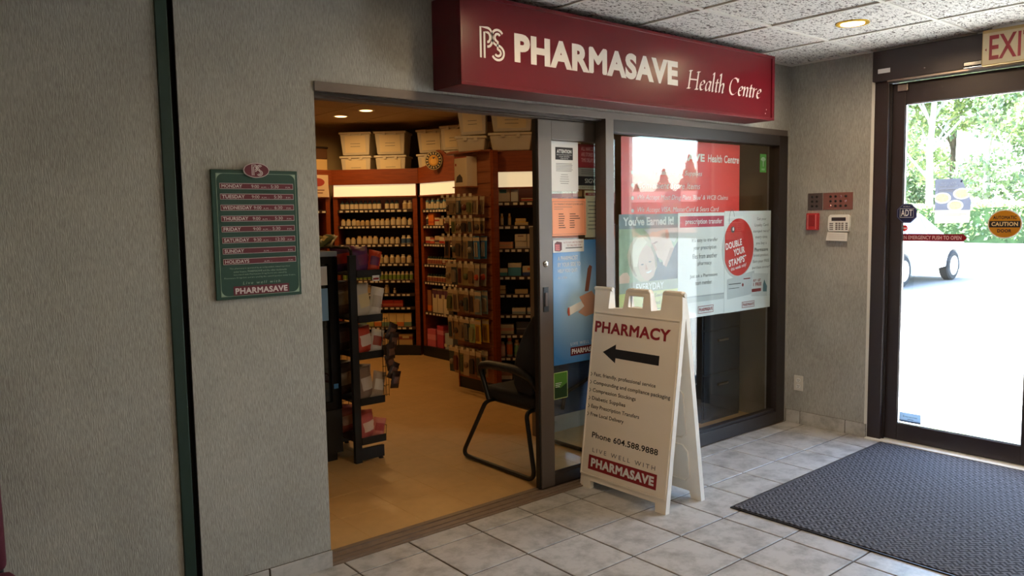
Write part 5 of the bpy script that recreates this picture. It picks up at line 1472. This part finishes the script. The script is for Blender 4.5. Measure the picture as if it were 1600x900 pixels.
# ---- visitor armchair just inside the door
M_fab = mat('blue_fabric', (78, 96, 128), .9, var=.08, vscale=90, bump=.3, bscale=400)
M_fabdark = mat('charcoal_fabric', (36, 36, 42), .9, var=.08, vscale=90)
ch = thing('armchair', 'dark sled-base visitor armchair with blue upholstery behind the sliding door', 'chair', (.285, .52, 0))
def smooth_path(pts, n=5, rad=.06):
    out = [Vector(pts[0])]
    for i in range(1, len(pts) - 1):
        p, a, b = Vector(pts[i]), Vector(pts[i - 1]), Vector(pts[i + 1])
        r_ = min(rad, (a - p).length * .45, (b - p).length * .45)
        p0 = p + (a - p).normalized() * r_; p1 = p + (b - p).normalized() * r_
        for k in range(n + 1):
            t = k / n
            out.append((1 - t) ** 2 * p0 + 2 * t * (1 - t) * p + t * t * p1)
    out.append(Vector(pts[-1]))
    return out
for s_ in (-1, 1):
    x = .312 * s_
    MB().tube(smooth_path([(x * .72, .13, .405), (x, .13, .405), (x, .385, .016), (x, -.315, .016), (x, -.245, .40), (x * .72, -.235, .405)], 6, .07), .0135, 10).build('sled_leg', M_black, ch, smooth=50)
    ap = smooth_path([(x, .10, .42), (x, .145, .52), (x, .185, .615), (x, .10, .635), (x, -.14, .640), (x * .9, -.25, .60), (x * .72, -.24, .52)], 6, .06)
    MB().tube(ap, [.016 + .010 * min(1, max(0, (p.z - .56) / .06)) for p in ap], 10).build('armrest', M_black, ch, smooth=50)
MB().tube([(-.22, .10, .405), (.22, .10, .405)], .012, 8).build('cross_bar', M_black, ch)
MB().tube([(-.22, -.20, .405), (.22, -.20, .405)], .012, 8).build('cross_bar', M_black, ch)
def cushion(w, d, h, r_, m, name, parent, loc, rot=(0, 0, 0), seg=3, crown=0.0):
    bm = bmesh.new(); bmesh.ops.create_cube(bm, size=1)
    bmesh.ops.scale(bm, vec=(w, d, h), verts=bm.verts)
    bmesh.ops.bevel(bm, geom=bm.edges[:], offset=r_, segments=seg, profile=.6, affect='EDGES')
    if crown:
        bmesh.ops.subdivide_edges(bm, edges=[e for e in bm.edges if e.calc_length() > .15], cuts=4, use_grid_fill=True)
        for v in bm.verts:
            k = max(0, 1 - (2 * v.co.x / w) ** 2) * max(0, 1 - (2 * v.co.z / h) ** 2)
            v.co.y += math.copysign(crown * k, v.co.y)
    me = bpy.data.meshes.new(name); bm.to_mesh(me); bm.free(); me.materials.append(m); me.shade_smooth()
    return link(name, me, parent, loc, rot)
cushion(.53, .50, .075, .030, M_fabdark, 'seat_cushion', ch, (0, -.03, .445))
cushion(.51, .46, .030, .012, M_black, 'seat_pan', ch, (0, -.03, .408))
cushion(.50, .05, .62, .024, M_fab, 'back_shell', ch, (0, -.318, .665), (R(7), 0, 0))
MB().prism([(-.22, .47), (-.09, .475), (-.05, .53), (-.045, .60), (-.08, .72), (-.15, .85), (-.225, .945), (-.27, .975), (-.325, .985), (-.345, .96), (-.31, .80), (-.26, .60)], -.245, .245, 'x').build('back_cushion', M_fabdark, ch, bevel=.022, smooth=60)
MB().tube(smooth_path([(-.10, -.325, .40), (-.10, -.345, .50), (.02, -.352, .535), (.20, -.362, .61)], 5, .05), .011, 8).build('back_strap', M_black, ch, smooth=50)

# ---- things seen through the window's lower part
fc_ = thing('filing_cabinet', 'dark navy filing cabinet standing behind the shop window', 'cabinet', (1.72, .36, 0))
M_navy = mat('navy_steel', (44, 50, 62), .4)
MB().box(0, .46, 0, .55, 0, 1.02).build('body', M_navy, fc_, bevel=.004)
for k in range(3):
    q = MB().box(.012, .448, -.012, 0, .03 + .328 * k, .345 + .328 * k).build('drawer', M_navy, fc_, bevel=.003)
    MB().box(.17, .29, -.024, -.012, .26 + .328 * k, .275 + .328 * k).build('handle', M_steel, q)
pw = struct(MB().box(.62, 1.62, .92, .97, 0, 1.45).build('wall_partition', M_brownwall))

# ---- maroon chair near the viewer, cut by the left edge of the picture
mc = thing('waiting_chair', 'maroon upholstered waiting chair cut off at the picture\'s lower left', 'chair', (-2.850, -.36, 0))
M_mar = mat('maroon_fabric', (80, 14, 34), .85, var=.08, vscale=80, bump=.2, bscale=300)
cushion(.52, .50, .085, .035, M_mar, 'seat', mc, (0, -.06, .375))
cushion(.485, .07, .50, .033, M_mar, 'backrest', mc, (0, .225, .66), (R(-4), 0, 0), 4)
for sx_ in (-1, 1):
    MB().tube([(.22 * sx_, -.24, 0), (.22 * sx_, -.22, .40)], .013, 8).build('leg', M_black, mc, smooth=50)
    MB().tube([(.22 * sx_, .30, 0), (.22 * sx_, .20, .40), (.22 * sx_, .22, .62)], .013, 8).build('leg', M_black, mc, smooth=50)

# ================================================================== OUTSIDE
M_lot = mat('pale_concrete', (108, 106, 103), .9, var=.06, vscale=.6)
M_bounce = mat('bounce_sidewalk', (214, 208, 198), .9, var=.04, vscale=2)
wk = struct(MB().box(2.42, 7.0, -16, 12, -.10, -.012).build('bounce_pavement', M_bounce))  # pale strip added outside the door to bounce sunlight onto the lobby ceiling
struct(MB().box(2.42, 120, -110, 110, -.25, -.03).build('ground', M_lot))
M_car = mat('car_white', (232, 233, 235), .25, coat=.6)
M_tyre = mat('tyre', (26, 26, 28), .8)
M_rim = mat('alloy_rim', (190, 190, 192), .3, metal=.7)
M_cargl = mat('car_glass', (54, 62, 66), .08, spec=.8)
car = thing('parked_car', 'white parked car seen through the entrance door glass', 'car', (14.60, 5.0, -.03))
low = [(-2.05, .30), (-2.08, .62), (-2.02, .92), (-1.30, 1.00), (.75, .98), (1.70, .86), (2.02, .72), (2.08, .45), (2.02, .24)]
def arch_(cx_, r_=.36):
    return [(cx_ + r_ * math.cos(R(a)), .32 + r_ * math.sin(R(a))) for a in range(0, 181, 20)]
under = [(1.62, .22)] + [(1.22 + .37 * math.cos(R(a)), .32 + .37 * math.sin(R(a))) for a in range(0, 181, 20)] + [(-.83, .22)] + [(-1.21 + .37 * math.cos(R(a)), .32 + .37 * math.sin(R(a))) for a in range(0, 181, 20)] + [(-1.62, .22)]
MB().prism(low + under, -.88, .88, 'y').build('body', M_car, car, bevel=.03, smooth=40)
cab = [(-1.95, .98), (-1.70, 1.42), (-1.2, 1.50), (.05, 1.49), (.90, .98)]
def cabin():
    mb = MB()
    v = []
    for y, k in ((-.86, 0), (-.70, 1), (.70, 1), (.86, 0)):
        pass
    lo = [(p[0], p[1]) for p in cab]
    n = len(lo)
    vv = []
    for sgn in (-1, 1):
        for (x, z) in lo: vv.append((x, sgn * (.86 - .22 * max(0, (z - .98) / .52)), z))
    f = [tuple(range(n)), tuple(range(2 * n - 1, n - 1, -1))] + [(i, i + n, (i + 1) % n + n, (i + 1) % n) for i in range(n)]
    return mb.add(vv, f)
cabin().build('cabin', M_car, car, bevel=.03, smooth=40)
def wpoly(pts, sgn, nm):
    v = [(x, sgn * (.868 - .22 * max(0, (z - .98) / .52)), z) for x, z in pts]
    v2 = [(a, b - sgn * .02, c) for a, b, c in v]
    n = len(v)
    MB().add(v + v2, [tuple(range(n)), tuple(range(2 * n - 1, n - 1, -1))] + [(i, i + n, (i + 1) % n + n, (i + 1) % n) for i in range(n)]).build(nm, M_cargl, car)
for sgn in (-1, 1):
    wpoly([(-1.72, 1.04), (-1.58, 1.36), (-1.10, 1.42), (-.98, 1.04)], sgn, 'side_window')
    wpoly([(-.90, 1.04), (-1.00, 1.42), (-.16, 1.42), (-.10, 1.04)], sgn, 'side_window')
    wpoly([(-.02, 1.04), (-.08, 1.42), (.06, 1.42), (.62, 1.04)], sgn, 'side_window')
MB().add([(.12, -.60, 1.475), (.12, .60, 1.475), (.86, .74, 1.02), (.86, -.74, 1.02)], [(0, 1, 2, 3)]).build('windscreen', M_cargl, car, (.012, 0, .01))
for x in (-1.21, 1.22):
    for sgn in (-1, 1):
        w = MB().lathe([(.20, 0), (.30, .0), (.33, .03), (.33, .17), (.30, .20), (.20, .20)], 24, (x, -.89 if sgn < 0 else .69, .33), axis='y').build('wheel', M_tyre, car, smooth=40)
        MB().lathe([(.215, 0), (.19, .02), (.06, .01), (.03, -.004)], 20, (x, -.895 if sgn < 0 else .875, .33), axis='y').build('rim', M_rim, w, smooth=40)
MB().box(2.03, 2.10, -.80, -.50, .60, .74).build('headlamp', M_chrome, car, bevel=.02)
MB().box(2.03, 2.10, .50, .80, .60, .74).build('headlamp', M_chrome, car, bevel=.02)
MB().box(-2.10, -2.02, -.84, -.62, .62, .90).build('tail_lamp', M_alarm, car, bevel=.02)
MB().box(-2.10, -2.02, .62, .84, .62, .90).build('tail_lamp', M_alarm, car, bevel=.02)

def leafmat(name, c):
    m, nt, b = nodes_of(name, c, .55)
    out = nt.nodes['Material Output']
    tl = nt.nodes.new('ShaderNodeBsdfTranslucent'); tl.inputs[0].default_value = rgb(min(255, c[0] + 40), min(255, c[1] + 40), c[2])
    mx = nt.nodes.new('ShaderNodeMixShader'); mx.inputs[0].default_value = .35
    nt.links.new(b.outputs[0], mx.inputs[1]); nt.links.new(tl.outputs[0], mx.inputs[2]); nt.links.new(mx.outputs[0], out.inputs[0])
    return m
rng = np.random.default_rng(11)
def leaves(name, m, parent, centres, size, mats2=None):
    """one crown: a cloud of small tilted quads round the given points"""
    c = np.asarray(centres, 'f'); n = len(c)
    d1 = rng.normal(size=(n, 3)); d1 /= np.linalg.norm(d1, axis=1)[:, None]
    d2 = rng.normal(size=(n, 3)); d2 -= (d2 * d1).sum(1)[:, None] * d1; d2 /= np.linalg.norm(d2, axis=1)[:, None]
    s = size * rng.uniform(.6, 1.3, (n, 1))
    v = np.stack([c - d1 * s, c + d2 * s * .55, c + d1 * s, c - d2 * s * .55], 1).reshape(-1, 3)
    me = bpy.data.meshes.new(name)
    me.vertices.add(4 * n); me.vertices.foreach_set('co', v.astype('f').ravel())
    me.loops.add(4 * n); me.loops.foreach_set('vertex_index', np.arange(4 * n, dtype='i'))
    me.polygons.add(n); me.polygons.foreach_set('loop_start', np.arange(0, 4 * n, 4, dtype='i'))
    for q in (m if isinstance(m, (list, tuple)) else [m]): me.materials.append(q)
    if isinstance(m, (list, tuple)): me.polygons.foreach_set('material_index', rng.integers(0, len(m), n).astype('i'))
    me.update(calc_edges=True)
    return link(name, me, parent)
LM = [leafmat('leaf_a', (142, 160, 118)), leafmat('leaf_b', (168, 182, 142)), leafmat('leaf_c', (104, 126, 100))]
LD = [leafmat('leaf_d', (92, 116, 100)), leafmat('leaf_e', (120, 142, 112))]
M_bark = mat('pale_bark', (196, 188, 176), .9, var=.2, vscale=3)
M_barkd = mat('dark_bark', (110, 96, 84), .9, var=.2, vscale=3)
def tree(label, x, y, h, r_, n, lm, bark, seed, group):
    rnd = random.Random(seed)
    t = thing('leafy_tree', label, 'tree', (x, y, -.03), 0, group)
    tr = MB()
    pts = [(0, 0, 0), (rnd.uniform(-.2, .2), rnd.uniform(-.2, .2), h * .3), (rnd.uniform(-.4, .4), rnd.uniform(-.4, .4), h * .6), (rnd.uniform(-.6, .6), rnd.uniform(-.6, .6), h * .92)]
    tr.tube(pts, [h * .014, h * .011, h * .007, h * .002], 7)
    cl = []
    for k in range(16):
        z = h * rnd.uniform(.16, .95); a = rnd.uniform(0, 6.28); rr = r_ * rnd.uniform(.35, 1.0) * (1 - .45 * max(0, z / h - .5))
        e_ = (rr * math.cos(a), rr * math.sin(a), z)
        b0_ = (0, 0, max(.5, z - h * .14))
        tr.tube([b0_, ((b0_[0] + e_[0]) * .5, (b0_[1] + e_[1]) * .5, z - h * .03), e_], [h * .006, h * .004, h * .001], 5)
        cl.append((*e_, r_ * rnd.uniform(.28, .5)))
    tr.build('trunk', bark, t, smooth=50)
    c = []
    per = n // len(cl)
    for (a, b, z, q) in cl:
        g_ = rng.normal(size=(per, 3)); g_ /= np.linalg.norm(g_, axis=1)[:, None]
        g_ *= q * rng.uniform(.25, 1.0, (per, 1)) ** .5
        c.append(g_ + np.array([a, b, z]))
    leaves('crown', lm, t, np.concatenate(c), .15)
    return t
tg_ = 'trees beyond the hedge outside'
tree('tall pale-trunked leafy tree outside, at the door glass left edge', 44.0, 19.4, 15, 3.6, 9000, LM, M_barkd, 1, tg_)
tree('leafy tree with white trunk straight above the food flyer', 43.0, 15.9, 16, 3.4, 9000, LM, M_bark, 2, tg_)
tree('leafy tree with forked trunk right of the food flyer', 44.5, 13.6, 15, 3.4, 9000, LM, M_bark, 3, tg_)
tree('leafy tree above the round yellow sticker', 43.5, 11.2, 15, 3.2, 9000, LM, M_bark, 4, tg_)
tree('leafy tree just past the picture\'s right edge', 44.0, 7.6, 15, 3.6, 9000, LM, M_barkd, 5, tg_)
for k, (x, y) in enumerate(((52, 23), (51.5, 18), (52.5, 13.8), (51, 9.5))):
    tree('darker tree in the second row outside, %s from left' % ORD[k], x, y, 16, 4.2, 8000, LD, M_barkd, 20 + k, tg_)
# clipped hedge along the lot
hg = thing('hedge', 'long clipped green hedge along the parking lot', 'hedge', (38.3, 10, -.03))
c = np.stack([rng.uniform(-.8, .8, 26000), rng.uniform(-9, 14, 26000), rng.uniform(.02, 1.0, 26000) ** .8 * (1.9 + .12 * 0)], 1)
c[:, 2] += .10 * np.sin(c[:, 1] * 1.3)
leaves('foliage', LM, hg, c, .10)
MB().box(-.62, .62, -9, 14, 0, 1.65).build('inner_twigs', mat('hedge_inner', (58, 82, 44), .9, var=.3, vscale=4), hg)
# what the shop window mirrors: a low brick building and conifers across the lot
bd_ = thing('far_building', 'low red brick building across the lot, mirrored in the shop window', 'building', (43.0, -36.0, -.03), R(50))
MB().box(-7, 7, -3, 3, 0, 2.5).build('walls', mat('far_brick', (140, 88, 74), .9, var=.1, vscale=2), bd_)
MB().prism([(-3.6, 2.45), (3.6, 2.45), (0, 3.3)], -7.4, 7.4, 'x').build('roof', mat('far_roof', (108, 78, 72), .9, var=.1, vscale=2), bd_)
for k in range(4):
    for fy in (-3.03, 3.0):
        q = MB().box(-5.6 + 3.2 * k, -4.2 + 3.2 * k, fy, fy + .03, 1.0, 2.2).build('window', M_cargl, bd_)
        MB().box(-5.7 + 3.2 * k, -4.1 + 3.2 * k, fy - .02, fy + .05, .92, 1.0).build('sill', M_whitepaint, q)
M_con = [leafmat('needle_a', (58, 84, 62)), leafmat('needle_b', (72, 98, 72))]
def conifer(label, x, y, h, r_, n, seed):
    t = thing('conifer', label, 'tree', (x, y, -.03), 0, 'conifers behind the brick building')
    MB().tube([(0, 0, 0), (0, 0, h * .95)], [h * .018, h * .003], 7).build('trunk', M_barkd, t, smooth=50)
    q = rng.uniform(0, 1, n); z = h * (.08 + .92 * q)
    lay = .65 + .35 * np.abs(np.sin(q * 26))
    rr = r_ * (1 - q) * lay * rng.uniform(.1, 1, n) ** .4; a = rng.uniform(0, 6.283, n)
    leaves('needles', M_con, t, np.stack([rr * np.cos(a), rr * np.sin(a), z - rr * .25], 1), .16)
conifer('tallest conifer behind the brick building, mirrored in the window', 49.5, -37.3, 6.3, 2.4, 6000, 1)
conifer('shorter conifer left of the tallest, mirrored in the window', 48.3, -39.0, 5.2, 2.2, 5000, 2)
conifer('smallest conifer at the brick building\'s end, mirrored in the window', 46.8, -40.6, 4.0, 2.0, 4000, 3)
